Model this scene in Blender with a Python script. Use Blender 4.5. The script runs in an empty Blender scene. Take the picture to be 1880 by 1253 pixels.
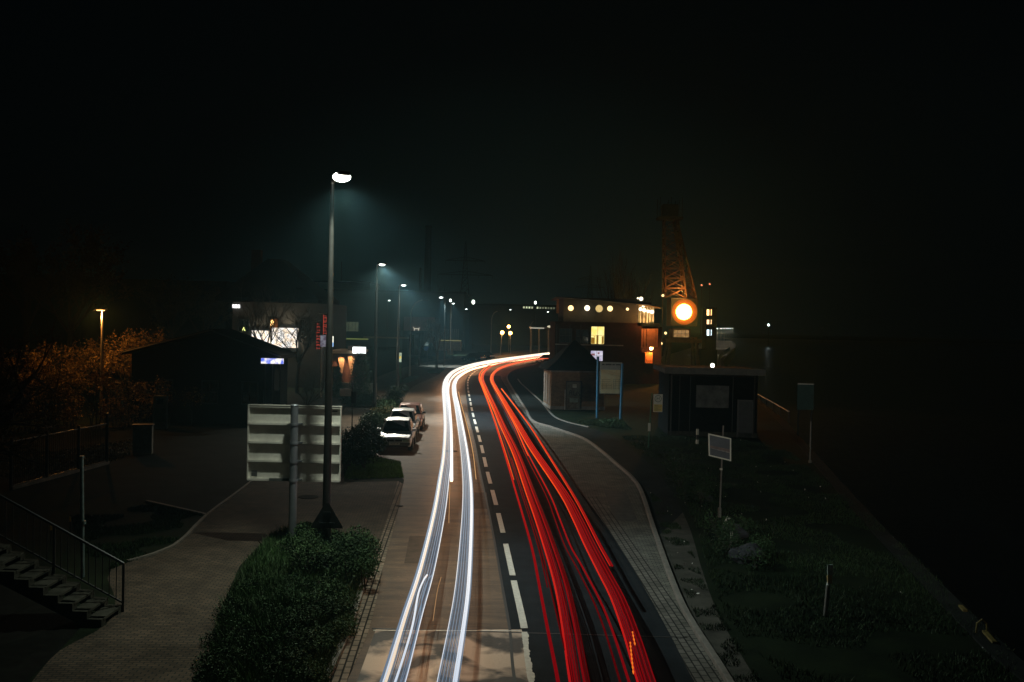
import bpy, bmesh, math, random
import numpy as np
from mathutils import Vector, Matrix, noise

random.seed(7)
rng = np.random.default_rng(7)
R = math.radians
sc = bpy.context.scene
COL = sc.collection

# ------------------------------------------------------------------ camera
# photograph is 1880 x 1253; focal length 1780 of its pixels, eye 6.4 m above the road
F, H = 1780.0, 6.4
PITCH, ROLL = math.atan(32.5 / F), R(1.2)
Fw = Vector((0, math.cos(PITCH), -math.sin(PITCH)))
R0 = Vector((1, 0, 0)); U0 = Vector((0, math.sin(PITCH), math.cos(PITCH)))
Rt = R0 * math.cos(ROLL) + U0 * math.sin(ROLL)
Up = U0 * math.cos(ROLL) - R0 * math.sin(ROLL)
cam_d = bpy.data.cameras.new("camera")
cam = bpy.data.objects.new("camera", cam_d); COL.objects.link(cam)
m = Matrix((Rt, Up, -Fw)).transposed().to_4x4(); m.translation = (0, 0, H)
cam.matrix_world = m
cam_d.sensor_width = 36; cam_d.lens = 36 * F / 1880
cam_d.clip_start = 0.2; cam_d.clip_end = 4000
sc.camera = cam

# ------------------------------------------------------------------ night sky
world = bpy.data.worlds.new("World"); sc.world = world; world.use_nodes = True
wn, wl = world.node_tree.nodes, world.node_tree.links
wn.clear()
wo = wn.new('ShaderNodeOutputWorld'); bg = wn.new('ShaderNodeBackground')
tc = wn.new('ShaderNodeTexCoord')
cr = wn.new('ShaderNodeValToRGB')
e = cr.color_ramp.elements
e[0].position = 0.0; e[0].color = (0.0045, 0.0098, 0.0092, 1)
e[1].position = 0.75; e[1].color = (0.0, 0.0005, 0.0009, 1)
k = cr.color_ramp.elements.new(0.16); k.color = (0.0016, 0.0046, 0.0046, 1)
k = cr.color_ramp.elements.new(0.36); k.color = (0.0001, 0.0009, 0.0013, 1)
# the glow of the town hangs low over the bend of the road and dies away to the sides and overhead
wv = wn.new('ShaderNodeVectorMath'); wv.operation = 'MULTIPLY'; wv.inputs[1].default_value = (1.0, 0.0, 1.35)
wa = wn.new('ShaderNodeVectorMath'); wa.operation = 'LENGTH'
wl.new(tc.outputs['Generated'], wv.inputs[0]); wl.new(wv.outputs[0], wa.inputs[0])
wl.new(wa.outputs['Value'], cr.inputs[0])
wl.new(cr.outputs[0], bg.inputs[0]); bg.inputs[1].default_value = 1.0
wl.new(bg.outputs[0], wo.inputs[0])

sc.view_settings.view_transform = 'Standard'; sc.view_settings.look = 'None'
sc.view_settings.exposure = 0.0; sc.view_settings.gamma = 1.0
sc.render.engine = 'CYCLES'
cy = sc.cycles
cy.max_bounces = 4; cy.diffuse_bounces = 2; cy.glossy_bounces = 3; cy.transmission_bounces = 4
cy.volume_bounces = 0; cy.transparent_max_bounces = 8
cy.sample_clamp_indirect = 4.0; cy.use_denoising = True; cy.use_light_tree = True
cy.caustics_reflective = False; cy.caustics_refractive = False

# ------------------------------------------------------------------ helpers
def ray(px, py):
    return Fw + Rt * ((px - 940) / F) + Up * ((626.5 - py) / F)
def G(px, py, z=0.0):
    d = ray(px, py); t = (z - H) / d.z
    return Vector((d.x * t, d.y * t, z))
def S(px, py, Y):
    d = ray(px, py); t = Y / d.y
    return Vector((d.x * t, Y, H + d.z * t))

def tag(o, label=None, cat=None, group=None, kind=None):
    if label: o['label'] = label
    if cat: o['category'] = cat
    if group: o['group'] = group
    if kind: o['kind'] = kind
    return o
def empty(name, label, cat, loc=(0, 0, 0), rz=0.0, group=None):
    o = bpy.data.objects.new(name, None); COL.objects.link(o)
    o.empty_display_size = 0.2
    o.location = loc; o.rotation_euler = (0, 0, rz)
    return tag(o, label, cat, group)
def copy_tree(o, parent=None):
    c = o.copy(); COL.objects.link(c)
    if parent is not None: c.parent = parent
    for ch in [x for x in bpy.data.objects if x.parent == o]:
        copy_tree(ch, c)
    return c

class MB:
    def __init__(s): s.v = []; s.f = []
    def add(s, vs, fs):
        n = len(s.v); s.v += [tuple(v) for v in vs]; s.f += [tuple(i + n for i in f) for f in fs]; return s
    def box(s, c, d, rz=0.0, M=None):
        hx, hy, hz = d[0] / 2, d[1] / 2, d[2] / 2
        vs = [Vector((a * hx, b * hy, g * hz)) for a in (-1, 1) for b in (-1, 1) for g in (-1, 1)]
        Rm = M if M is not None else Matrix.Rotation(rz, 3, 'Z')
        vs = [Rm @ v + Vector(c) for v in vs]
        return s.add(vs, [(0, 1, 3, 2), (4, 6, 7, 5), (0, 4, 5, 1), (2, 3, 7, 6), (0, 2, 6, 4), (1, 5, 7, 3)])
    def bb(s, x0, x1, y0, y1, z0, z1):
        return s.box(((x0 + x1) / 2, (y0 + y1) / 2, (z0 + z1) / 2), (abs(x1 - x0), abs(y1 - y0), abs(z1 - z0)))
    def cyl(s, p0, p1, r0, r1=None, n=10, caps=True):
        if r1 is None: r1 = r0
        p0, p1 = Vector(p0), Vector(p1); d = (p1 - p0)
        if d.length < 1e-6: return s
        d.normalize(); a = d.orthogonal().normalized(); b = d.cross(a)
        vs = []
        for p, r in ((p0, r0), (p1, r1)):
            for i in range(n):
                t = 2 * math.pi * i / n
                vs.append(p + a * (r * math.cos(t)) + b * (r * math.sin(t)))
        fs = [(i, (i + 1) % n, n + (i + 1) % n, n + i) for i in range(n)]
        if caps: fs += [tuple(range(n))[::-1], tuple(range(n, 2 * n))]
        return s.add(vs, fs)
    def tube(s, pts, r, n=8, caps=True, flat=1.0):
        pts = [Vector(p) for p in pts]; rs = r if isinstance(r, (list, tuple)) else [r] * len(pts)
        base = len(s.v); up = Vector((0, 0, 1))
        for i, p in enumerate(pts):
            d = (pts[min(i + 1, len(pts) - 1)] - pts[max(i - 1, 0)]).normalized()
            a = d.cross(up)
            a = a.normalized() if a.length > 1e-3 else d.orthogonal().normalized()
            b = a.cross(d)
            for j in range(n):
                t = 2 * math.pi * j / n
                s.v.append(tuple(p + a * (rs[i] * math.cos(t)) + b * (rs[i] * flat * math.sin(t))))
        for i in range(len(pts) - 1):
            for j in range(n):
                q = base + i * n
                s.f.append((q + j, q + (j + 1) % n, q + n + (j + 1) % n, q + n + j))
        if caps:
            s.f.append(tuple(base + j for j in range(n))[::-1])
            s.f.append(tuple(base + (len(pts) - 1) * n + j for j in range(n)))
        return s
    def sphere(s, c, r, nu=12, nv=8, sc3=(1, 1, 1)):
        c = Vector(c); vs = [c + Vector((0, 0, r * sc3[2]))]
        for i in range(1, nv):
            ph = math.pi * i / nv
            for j in range(nu):
                t = 2 * math.pi * j / nu
                vs.append(c + Vector((r * sc3[0] * math.sin(ph) * math.cos(t), r * sc3[1] * math.sin(ph) * math.sin(t), r * sc3[2] * math.cos(ph))))
        vs.append(c - Vector((0, 0, r * sc3[2])))
        fs = [(0, 1 + j, 1 + (j + 1) % nu) for j in range(nu)]
        for i in range(nv - 2):
            a = 1 + i * nu
            fs += [(a + j, a + nu + j, a + nu + (j + 1) % nu, a + (j + 1) % nu) for j in range(nu)]
        a = 1 + (nv - 2) * nu; L = len(vs) - 1
        fs += [(a + j, L, a + (j + 1) % nu) for j in range(nu)]
        return s.add(vs, fs)
    def prism(s, poly, z0, z1):
        n = len(poly)
        vs = [(p[0], p[1], z0) for p in poly] + [(p[0], p[1], z1) for p in poly]
        return s.add(vs, [tuple(range(n))[::-1], tuple(range(n, 2 * n))] + [(i, (i + 1) % n, n + (i + 1) % n, n + i) for i in range(n)])
    def xprism(s, poly, x0, x1):            # poly in (y, z), extruded along x
        n = len(poly)
        vs = [(x0, p[0], p[1]) for p in poly] + [(x1, p[0], p[1]) for p in poly]
        return s.add(vs, [tuple(range(n)), tuple(range(n, 2 * n))[::-1]] + [(i, n + i, n + (i + 1) % n, (i + 1) % n) for i in range(n)])
    def yprism(s, poly, y0, y1):            # poly in (x, z), extruded along y
        n = len(poly)
        vs = [(p[0], y0, p[1]) for p in poly] + [(p[0], y1, p[1]) for p in poly]
        return s.add(vs, [tuple(range(n)), tuple(range(n, 2 * n))[::-1]] + [(i, n + i, n + (i + 1) % n, (i + 1) % n) for i in range(n)])
    def build(s, name, mat, parent=None, smooth=False, bevel=0.0):
        me = bpy.data.meshes.new(name); me.from_pydata(s.v, [], s.f)
        me.materials.append(mat)
        bm = bmesh.new(); bm.from_mesh(me)
        bmesh.ops.recalc_face_normals(bm, faces=bm.faces)
        if bevel > 0:
            bmesh.ops.bevel(bm, geom=[e for e in bm.edges if len(e.link_faces) == 2 and e.calc_face_angle(0) > 0.5], offset=bevel, segments=2, affect='EDGES', profile=0.5)
        bm.to_mesh(me); bm.free()
        if smooth:
            for p in me.polygons: p.use_smooth = True
        o = bpy.data.objects.new(name, me); COL.objects.link(o)
        if parent is not None: o.parent = parent
        return o

def quick(name, mat, verts, faces, parent=None):       # big numpy meshes
    me = bpy.data.meshes.new(name)
    nv, nf, k = len(verts), len(faces), faces.shape[1]
    me.vertices.add(nv); me.vertices.foreach_set('co', verts.astype(np.float32).ravel())
    me.loops.add(nf * k); me.loops.foreach_set('vertex_index', faces.astype(np.int32).ravel())
    me.polygons.add(nf); me.polygons.foreach_set('loop_start', np.arange(0, nf * k, k, dtype=np.int32))
    me.update(calc_edges=True); me.materials.append(mat)
    o = bpy.data.objects.new(name, me); COL.objects.link(o)
    if parent is not None: o.parent = parent
    return o
def leaves(name, pts, size, mat, parent=None, droop=0.0):
    n = len(pts); a = rng.normal(size=(n, 3)); a[:, 2] -= droop * 2
    a /= np.linalg.norm(a, axis=1)[:, None]
    b = rng.normal(size=(n, 3)); b -= (a * b).sum(1)[:, None] * a; b /= np.linalg.norm(b, axis=1)[:, None]
    s = size * rng.uniform(0.55, 1.4, size=(n, 1))
    v = np.stack([pts - a * s, pts + b * s * 0.45, pts + a * s, pts - b * s * 0.45], 1).reshape(-1, 3)
    return quick(name, mat, v, np.arange(n * 4).reshape(-1, 4), parent)
def blades(name, pts, h, w, mat, parent=None):
    n = len(pts); t = rng.uniform(0, 2 * np.pi, n); hh = h * rng.uniform(0.4, 1.3, n)
    d = np.stack([np.cos(t), np.sin(t), np.zeros(n)], 1) * w
    tip = pts + np.stack([rng.normal(0, .35, n) * hh, rng.normal(0, .35, n) * hh, hh], 1)
    v = np.stack([pts - d, pts + d, tip], 1).reshape(-1, 3)
    return quick(name, mat, v, np.arange(n * 3).reshape(-1, 3), parent)

# ------------------------------------------------------------------ materials
def nt(name):
    m = bpy.data.materials.new(name); m.use_nodes = True
    return m, m.node_tree.nodes, m.node_tree.links, m.node_tree.nodes['Principled BSDF']
def mat(name, c, rough=0.7, metal=0.0, var=0.25, scale=3.0, bump=0.0, bscale=40.0, coat=0.0, c2=None, spec=0.5):
    m, n, l, p = nt(name)
    p.inputs['Roughness'].default_value = rough; p.inputs['Metallic'].default_value = metal
    p.inputs['Specular IOR Level'].default_value = spec
    if coat: p.inputs['Coat Weight'].default_value = coat
    tx = n.new('ShaderNodeTexCoord'); nz = n.new('ShaderNodeTexNoise'); nz.inputs['Scale'].default_value = scale
    nz.inputs['Detail'].default_value = 8; nz.inputs['Roughness'].default_value = 0.65
    r = n.new('ShaderNodeValToRGB'); l.new(tx.outputs['Object'], nz.inputs['Vector']); l.new(nz.outputs[0], r.inputs[0])
    d = c2 if c2 else tuple(x * (1 - var) for x in c)
    b = c if c2 else tuple(min(1, x * (1 + var)) for x in c)
    r.color_ramp.elements[0].position = 0.32; r.color_ramp.elements[1].position = 0.68
    r.color_ramp.elements[0].color = (*d, 1); r.color_ramp.elements[1].color = (*b, 1)
    l.new(r.outputs[0], p.inputs['Base Color'])
    if bump:
        n2 = n.new('ShaderNodeTexNoise'); n2.inputs['Scale'].default_value = bscale; n2.inputs['Detail'].default_value = 4
        bp = n.new('ShaderNodeBump'); bp.inputs['Strength'].default_value = bump; bp.inputs['Distance'].default_value = 0.02
        l.new(tx.outputs['Object'], n2.inputs['Vector']); l.new(n2.outputs[0], bp.inputs['Height']); l.new(bp.outputs[0], p.inputs['Normal'])
    return m
def brick(name, c1, c2, mortar, bw, bh, ms=0.01, rot=0.0, wall=False, rough=0.85):
    m, n, l, p = nt(name); p.inputs['Roughness'].default_value = rough; p.inputs['Specular IOR Level'].default_value = 0.06
    tx = n.new('ShaderNodeTexCoord'); src = tx.outputs['Object']
    if wall:
        s = n.new('ShaderNodeSeparateXYZ'); a = n.new('ShaderNodeMath'); a.operation = 'ADD'; c = n.new('ShaderNodeCombineXYZ')
        l.new(src, s.inputs[0]); l.new(s.outputs[0], a.inputs[0]); l.new(s.outputs[1], a.inputs[1])
        l.new(a.outputs[0], c.inputs[0]); l.new(s.outputs[2], c.inputs[1]); src = c.outputs[0]
    mp = n.new('ShaderNodeMapping'); mp.inputs['Rotation'].default_value = (0, 0, rot); l.new(src, mp.inputs[0])
    b = n.new('ShaderNodeTexBrick'); l.new(mp.outputs[0], b.inputs['Vector'])
    b.inputs['Scale'].default_value = 1; b.inputs['Brick Width'].default_value = bw; b.inputs['Row Height'].default_value = bh
    b.inputs['Mortar Size'].default_value = ms; b.inputs['Mortar Smooth'].default_value = 0.3
    b.inputs['Color1'].default_value = (*c1, 1); b.inputs['Color2'].default_value = (*c2, 1); b.inputs['Mortar'].default_value = (*mortar, 1)
    nz = n.new('ShaderNodeTexNoise'); nz.inputs['Scale'].default_value = 0.9; nz.inputs['Detail'].default_value = 10
    nz.inputs['Roughness'].default_value = 0.7; l.new(tx.outputs['Object'], nz.inputs['Vector'])
    r = n.new('ShaderNodeValToRGB'); r.color_ramp.elements[0].position = 0.3; r.color_ramp.elements[1].position = 0.7
    r.color_ramp.elements[0].color = (0.45, 0.45, 0.45, 1); r.color_ramp.elements[1].color = (1.25, 1.2, 1.15, 1)
    l.new(nz.outputs[0], r.inputs[0])
    mx = n.new('ShaderNodeMix'); mx.data_type = 'RGBA'; mx.blend_type = 'MULTIPLY'; mx.inputs[0].default_value = 1
    l.new(b.outputs[0], mx.inputs[6]); l.new(r.outputs[0], mx.inputs[7]); l.new(mx.outputs[2], p.inputs['Base Color'])
    bp = n.new('ShaderNodeBump'); bp.inputs['Strength'].default_value = 0.6; bp.inputs['Distance'].default_value = 0.01; bp.invert = True
    l.new(b.outputs['Fac'], bp.inputs['Height']); l.new(bp.outputs[0], p.inputs['Normal'])
    return m
def emis(name, c, s, c2=None, scale=6.0, by_y=None, under=1.0):
    m, n, l, p = nt(name); n.remove(p)
    e = n.new('ShaderNodeEmission'); e.inputs[0].default_value = (*c, 1); e.inputs[1].default_value = s
    l.new(e.outputs[0], n['Material Output'].inputs[0])
    if c2:
        tx = n.new('ShaderNodeTexCoord'); nz = n.new('ShaderNodeTexNoise'); nz.inputs['Scale'].default_value = scale
        r = n.new('ShaderNodeValToRGB'); r.color_ramp.elements[0].position = .4; r.color_ramp.elements[1].position = .6
        r.color_ramp.elements[0].color = (*c, 1); r.color_ramp.elements[1].color = (*c2, 1)
        l.new(tx.outputs['Object'], nz.inputs['Vector']); l.new(nz.outputs[0], r.inputs[0]); l.new(r.outputs[0], e.inputs[0])
    if by_y:            # the lamps that pass shine brighter the farther down the road: (distance, colour) stops
        g = n.new('ShaderNodeNewGeometry'); s_ = n.new('ShaderNodeSeparateXYZ'); mr = n.new('ShaderNodeMapRange')
        y0, y1 = by_y[0][0], by_y[-1][0]
        mr.inputs['From Min'].default_value = y0; mr.inputs['From Max'].default_value = y1
        r = n.new('ShaderNodeValToRGB'); el = r.color_ramp.elements
        el[0].position = 0; el[0].color = (*by_y[0][1], 1); el[1].position = 1; el[1].color = (*by_y[-1][1], 1)
        for yy, cc in by_y[1:-1]:
            q = el.new((yy - y0) / (y1 - y0)); q.color = (*cc, 1)
        l.new(g.outputs['Position'], s_.inputs[0]); l.new(s_.outputs[1], mr.inputs[0]); l.new(mr.outputs[0], r.inputs[0])
        l.new(r.outputs[0], e.inputs[0])
        # dipped beams throw most of their light down on the road: the underside is the stronger side
        ns = n.new('ShaderNodeSeparateXYZ'); l.new(g.outputs['Normal'], ns.inputs[0]); m2 = n.new('ShaderNodeMapRange')
        m2.inputs['From Min'].default_value = -0.75; m2.inputs['From Max'].default_value = -0.1
        m2.inputs['To Min'].default_value = s * under; m2.inputs['To Max'].default_value = s
        l.new(ns.outputs[2], m2.inputs[0]); l.new(m2.outputs[0], e.inputs[1])
        if under > 1:      # old halogen lamps: the light they throw on the road is warm
            m3 = n.new('ShaderNodeMapRange'); m3.inputs['From Min'].default_value = 0.05; m3.inputs['From Max'].default_value = -0.45
            l.new(ns.outputs[2], m3.inputs[0]); mx = n.new('ShaderNodeMix'); mx.data_type = 'RGBA'; mx.blend_type = 'MULTIPLY'
            l.new(m3.outputs[0], mx.inputs[0]); l.new(r.outputs[0], mx.inputs[6]); mx.inputs[7].default_value = (1, 0.60, 0.34, 1); l.new(mx.outputs[2], e.inputs[0])
    return m
def leafm(name, c, c2, scale=1.5):
    m = mat(name, c, rough=0.7, c2=c2, scale=scale, spec=0.2)
    return m

M = {}
M['stair'] = mat('dark concrete', (0.045, 0.045, 0.036), 0.95, spec=.05, var=0.4, scale=3, bump=0.4)  # dark concrete, tone varied at random
M['asphalt'] = mat('asphalt', (0.088, 0.058, 0.037), 0.75, var=0.22, scale=1.1, bump=0.35, bscale=90, spec=0.4)
am = M['asphalt']; an_, al_ = am.node_tree.nodes, am.node_tree.links; ap_ = an_['Principled BSDF']
src_ = ap_.inputs['Base Color'].links[0].from_socket
g_tc = an_.new('ShaderNodeTexCoord'); g_mp = an_.new('ShaderNodeMapping'); g_mp.inputs['Scale'].default_value = (0.22, 0.8, 1); al_.new(g_tc.outputs['Object'], g_mp.inputs[0])
g_n = an_.new('ShaderNodeTexNoise'); g_n.inputs['Scale'].default_value = 3.0; g_n.inputs['Detail'].default_value = 7; g_n.inputs['Roughness'].default_value = .75; al_.new(g_mp.outputs[0], g_n.inputs['Vector'])
g_r = an_.new('ShaderNodeValToRGB'); g_r.color_ramp.elements[0].position = .36; g_r.color_ramp.elements[0].color = (.55, .55, .57, 1); g_r.color_ramp.elements[1].position = .64; g_r.color_ramp.elements[1].color = (1.38, 1.32, 1.26, 1); al_.new(g_n.outputs[0], g_r.inputs[0])
h_n = an_.new('ShaderNodeTexNoise'); h_n.inputs['Scale'].default_value = 9; h_n.inputs['Detail'].default_value = 2; al_.new(g_tc.outputs['Object'], h_n.inputs['Vector'])
h_r = an_.new('ShaderNodeValToRGB'); h_r.color_ramp.elements[0].position = .66; h_r.color_ramp.elements[0].color = (1, 1, 1, 1); h_r.color_ramp.elements[1].position = .74; h_r.color_ramp.elements[1].color = (1.9, 1.7, 1.5, 1); al_.new(h_n.outputs[0], h_r.inputs[0])
x1_ = an_.new('ShaderNodeMix'); x1_.data_type = 'RGBA'; x1_.blend_type = 'MULTIPLY'; x1_.inputs[0].default_value = 1; al_.new(src_, x1_.inputs[6]); al_.new(g_r.outputs[0], x1_.inputs[7])
x2_ = an_.new('ShaderNodeMix'); x2_.data_type = 'RGBA'; x2_.blend_type = 'MULTIPLY'; x2_.inputs[0].default_value = 1; al_.new(x1_.outputs[2], x2_.inputs[6]); al_.new(h_r.outputs[0], x2_.inputs[7]); al_.new(x2_.outputs[2], ap_.inputs['Base Color'])
M['asphalt_dark'] = mat('asphalt dark', (0.012, 0.016, 0.019), 0.9, var=0.3, scale=1.4, bump=0.3, bscale=90, spec=0.08)
M['lot'] = mat('old lot asphalt', (0.012, 0.015, 0.014), 0.95, var=0.45, scale=0.7, bump=0.3, spec=0.04)
M['lit_concrete'] = mat('worn concrete with painted lit blotches', (0.50, 0.38, 0.29), 0.7, c2=(0.030, 0.022, 0.018), scale=0.85, bump=0.5, bscale=12)  # blotch contrast paints in the lit patch as well as wear
for n_ in M['lit_concrete'].node_tree.nodes:
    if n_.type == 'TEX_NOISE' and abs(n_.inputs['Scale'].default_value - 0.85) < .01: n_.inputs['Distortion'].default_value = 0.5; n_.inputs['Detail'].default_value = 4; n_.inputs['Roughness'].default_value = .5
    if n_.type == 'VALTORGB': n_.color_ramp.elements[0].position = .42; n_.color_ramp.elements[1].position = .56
M['soil'] = mat('trodden soil', (0.055, 0.052, 0.042), 0.95, var=0.45, scale=1.3, bump=0.5, bscale=25, spec=0.1)
M['grassbase'] = mat('grass ground', (0.014, 0.022, 0.010), 0.95, c2=(0.005, 0.008, 0.005), scale=0.8, bump=0.6, bscale=20, spec=0.04)
M['paving'] = brick('brick paving', (0.125, 0.092, 0.068), (0.082, 0.064, 0.050), (0.022, 0.032, 0.03), 0.2, 0.1, 0.012, rot=R(-4))
M['paving_bay'] = brick('grey bay pavers', (0.19, 0.19, 0.165), (0.13, 0.13, 0.115), (0.04, 0.04, 0.036), 0.2, 0.1, 0.010, rot=R(2))
M['setts'] = brick('gutter setts', (0.27, 0.22, 0.175), (0.19, 0.16, 0.13), (0.02, 0.018, 0.016), 0.30, 0.145, 0.02, rot=R(87))
M['setts_r'] = brick('gutter setts right', (0.17, 0.165, 0.15), (0.12, 0.118, 0.105), (0.03, 0.03, 0.028), 0.26, 0.15, 0.018, rot=R(88))
M['kerb'] = mat('kerb stone', (0.15, 0.135, 0.115), 0.8, var=0.3, scale=4, bump=0.3)
M['paint'] = mat('road paint', (0.62, 0.60, 0.52), 0.6, c2=(0.42, 0.40, 0.35), scale=9)
M['concrete'] = mat('concrete', (0.24, 0.23, 0.20), 0.85, var=0.3, scale=2, bump=0.4)
M['dark_metal'] = mat('dark painted steel', (0.02, 0.024, 0.026), 0.5, 0.3, var=0.2)
M['pole'] = mat('galvanised pole', (0.22, 0.22, 0.20), 0.45, 0.5, var=0.2, scale=5)
M['pole_dark'] = mat('weathered pole', (0.036, 0.036, 0.034), 0.42, 0.2, var=0.3, scale=5)
M['alu'] = mat('aluminium sheet', (0.72, 0.70, 0.64), 0.6, 0.0, var=0.16, scale=2.5)
M['alu_d'] = mat('grey box', (0.12, 0.13, 0.13), 0.5, 0.3)
M['greypost'] = mat('grey sign post', (0.23, 0.25, 0.28), 0.4, 0.5, var=0.15)
M['bluepost'] = mat('blue post', (0.035, 0.14, 0.22), 0.45)
M['greenpost'] = mat('green post', (0.02, 0.12, 0.07), 0.45)
M['black'] = mat('black', (0.012, 0.013, 0.014), 0.6)
M['brickwall'] = brick('brick wall', (0.34, 0.22, 0.13), (0.25, 0.16, 0.10), (0.18, 0.15, 0.11), 0.25, 0.08, 0.01, wall=True)
M['redbrick'] = brick('red brick wall', (0.055, 0.018, 0.013), (0.04, 0.014, 0.011), (0.03, 0.02, 0.017), 0.25, 0.08, 0.01, wall=True)
M['rooftile'] = brick('roof tiles', (0.012, 0.011, 0.011), (0.008, 0.008, 0.008), (0.008, 0.008, 0.008), 0.25, 0.3, 0.02)
M['render'] = mat('pale render wall', (0.045, 0.042, 0.036), 0.9, var=0.15, scale=1.2)
M['darkwall'] = mat('dark render wall', (0.007, 0.008, 0.008), 0.95, var=0.3, spec=.04)
M['roofdark'] = mat('dark felt roof', (.03, .03, .028), .9, var=.4)
M['cover'] = mat('cast iron cover', (.02, .02, .02), .95, var=.4, scale=12, bump=.5, bscale=60, spec=.04)
M['hall'] = mat('hall cladding', (0.03, 0.038, 0.042), 0.95, spec=.05, var=0.2)
M['steel_far'] = mat('lattice steel', (0.04, 0.042, 0.04), 0.9, 0.0, spec=.1)
M['crane'] = mat('rusty crane steel', (0.075, 0.034, 0.016), 0.75, 0.2, var=0.4, scale=2)
M['glass'] = mat('dark glass', (0.012, 0.016, 0.02), 0.06, 0.0, var=0.1, spec=0.9)
M['silver'] = mat('silver paint', (0.75, 0.77, 0.80), 0.42, 0.55, var=0.04, coat=0.5)
M['white_paint'] = mat('white paint', (0.80, 0.82, 0.82), 0.36, 0.1, var=0.04, coat=0.6)
M['red_paint'] = mat('dark red paint', (0.20, 0.075, 0.05), 0.3, 0.1, var=0.05, coat=0.6)
M['black_paint'] = mat('black paint', (0.012, 0.013, 0.015), 0.25, 0.1, coat=0.6)
M['tyre'] = mat('tyre rubber', (0.012, 0.012, 0.012), 0.9)
M['rim'] = mat('wheel rim', (0.35, 0.35, 0.36), 0.4, 0.7)
M['chrome'] = mat('headlamp glass', (0.6, 0.6, 0.6), 0.15, 0.6, var=0.4, scale=30)
M['plastic'] = mat('dark plastic', (0.03, 0.032, 0.034), 0.6)
M['plate'] = mat('plate white', (0.65, 0.65, 0.6), 0.5, var=0.05)
M['signwhite'] = mat('sign white', (0.55, 0.56, 0.48), 0.5, var=0.1)
M['signgreen'] = mat('sign green', (0.01, 0.10, 0.05), 0.5)
M['signyellow'] = mat('sign yellow', (0.55, 0.42, 0.10), 0.5)
M['signblue'] = mat('sign blue', (0.03, 0.12, 0.35), 0.5)
M['mapland'] = mat('map paper', (0.70, 0.64, 0.40), 0.5, c2=(0.62, 0.46, 0.20), scale=1.2)
M['maptop'] = mat('map heading', (0.27, 0.29, 0.25), 0.5, var=0.1)
M['bark'] = mat('bark', (0.05, 0.042, 0.033), 0.95, var=0.4, scale=8)
M['leaf_bush'] = leafm('bush leaves', (0.060, 0.115, 0.040), (0.010, 0.024, 0.011), 0.9)
M['leaf_hedge'] = leafm('hedge leaves', (0.040, 0.080, 0.028), (0.008, 0.018, 0.008), 0.9)
M['leaf_hedge2'] = leafm('ground cover leaves', (0.045, 0.10, 0.032), (0.010, 0.026, 0.010), 1.1)
M['leaf_yellow'] = leafm('yellowed leaves', (0.22, 0.16, 0.035), (0.09, 0.09, 0.02))
M['leaf_autumn'] = leafm('autumn leaves', (0.34, 0.23, 0.09), (0.07, 0.05, 0.025), 0.6)
M['leaf_dry'] = leafm('dry leaves', (0.10, 0.085, 0.05), (0.05, 0.04, 0.03))
M['grass'] = leafm('grass blades', (0.026, 0.052, 0.016), (0.008, 0.016, 0.006), 0.7)
M['litter'] = mat('pale litter', (0.55, 0.53, 0.48), 0.8)
M['rock'] = mat('boulder', (0.025, 0.026, 0.03), 0.9, var=0.4, scale=3, bump=0.6, bscale=9)
M['yellow_paint'] = mat('worn yellow paint', (0.16, 0.12, 0.03), 0.6, var=0.3, scale=6)

# ------------------------------------------------------------------ polylines
def cat(pts, n=10):
    P = [Vector(p) for p in pts]; P = [P[0] * 2 - P[1]] + P + [P[-1] * 2 - P[-2]]; out = []
    for i in range(1, len(P) - 2):
        a, b, c, d = P[i - 1:i + 3]
        for k in range(n):
            t = k / n
            out.append(0.5 * ((2 * b) + (c - a) * t + (2 * a - 5 * b + 4 * c - d) * t * t + (3 * b - a - 3 * c + d) * t ** 3))
    out.append(P[-2]); return out
def trace(px, z=0.0, n=8): return cat([G(x, y, z) for x, y in px], n)
def resample(pts, step):
    out = [pts[0].copy()]; acc = 0
    for a, b in zip(pts, pts[1:]):
        L = (b - a).length
        if L < 1e-9: continue
        t = step - acc
        while t <= L: out.append(a.lerp(b, t / L)); t += step
        acc = L - (t - step)
    out.append(pts[-1].copy())
    return out
def offset(pts, d):       # d to the right of travel
    out = []
    for i, p in enumerate(pts):
        t = (pts[min(i + 1, len(pts) - 1)] - pts[max(i - 1, 0)]); t.z = 0; t.normalize()
        dd = d[i] if isinstance(d, list) else d
        out.append(p + Vector((t.y, -t.x, 0)) * dd)
    return out
def sheet(name, pts, z, mtl, kind='structure', parent=None):
    me = bpy.data.meshes.new(name); bm = bmesh.new()
    vs = [bm.verts.new((p[0], p[1], z)) for p in pts]
    f = bm.faces.new(vs); bmesh.ops.triangulate(bm, faces=[f])
    bmesh.ops.recalc_face_normals(bm, faces=bm.faces)
    if sum(f.normal.z for f in bm.faces) < 0: bmesh.ops.reverse_faces(bm, faces=bm.faces)
    bm.to_mesh(me); bm.free(); me.materials.append(mtl)
    o = bpy.data.objects.new(name, me); COL.objects.link(o)
    if kind: o['kind'] = kind
    if parent is not None: o.parent = parent
    return o
def strip(a, b, z0, z1, mb=None):     # solid band between two polylines
    mb = mb or MB(); n = len(a); base = len(mb.v)
    for p, q in zip(a, b):
        mb.v += [(p.x, p.y, z0), (p.x, p.y, z1), (q.x, q.y, z1), (q.x, q.y, z0)]
    for i in range(n - 1):
        k = base + i * 4
        mb.f += [(k, k + 4, k + 5, k + 1), (k + 1, k + 5, k + 6, k + 2), (k + 2, k + 6, k + 7, k + 3)]
    mb.f += [(base, base + 1, base + 2, base + 3), (base + (n - 1) * 4 + 3, base + (n - 1) * 4 + 2, base + (n - 1) * 4 + 1, base + (n - 1) * 4)]
    return mb
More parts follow.
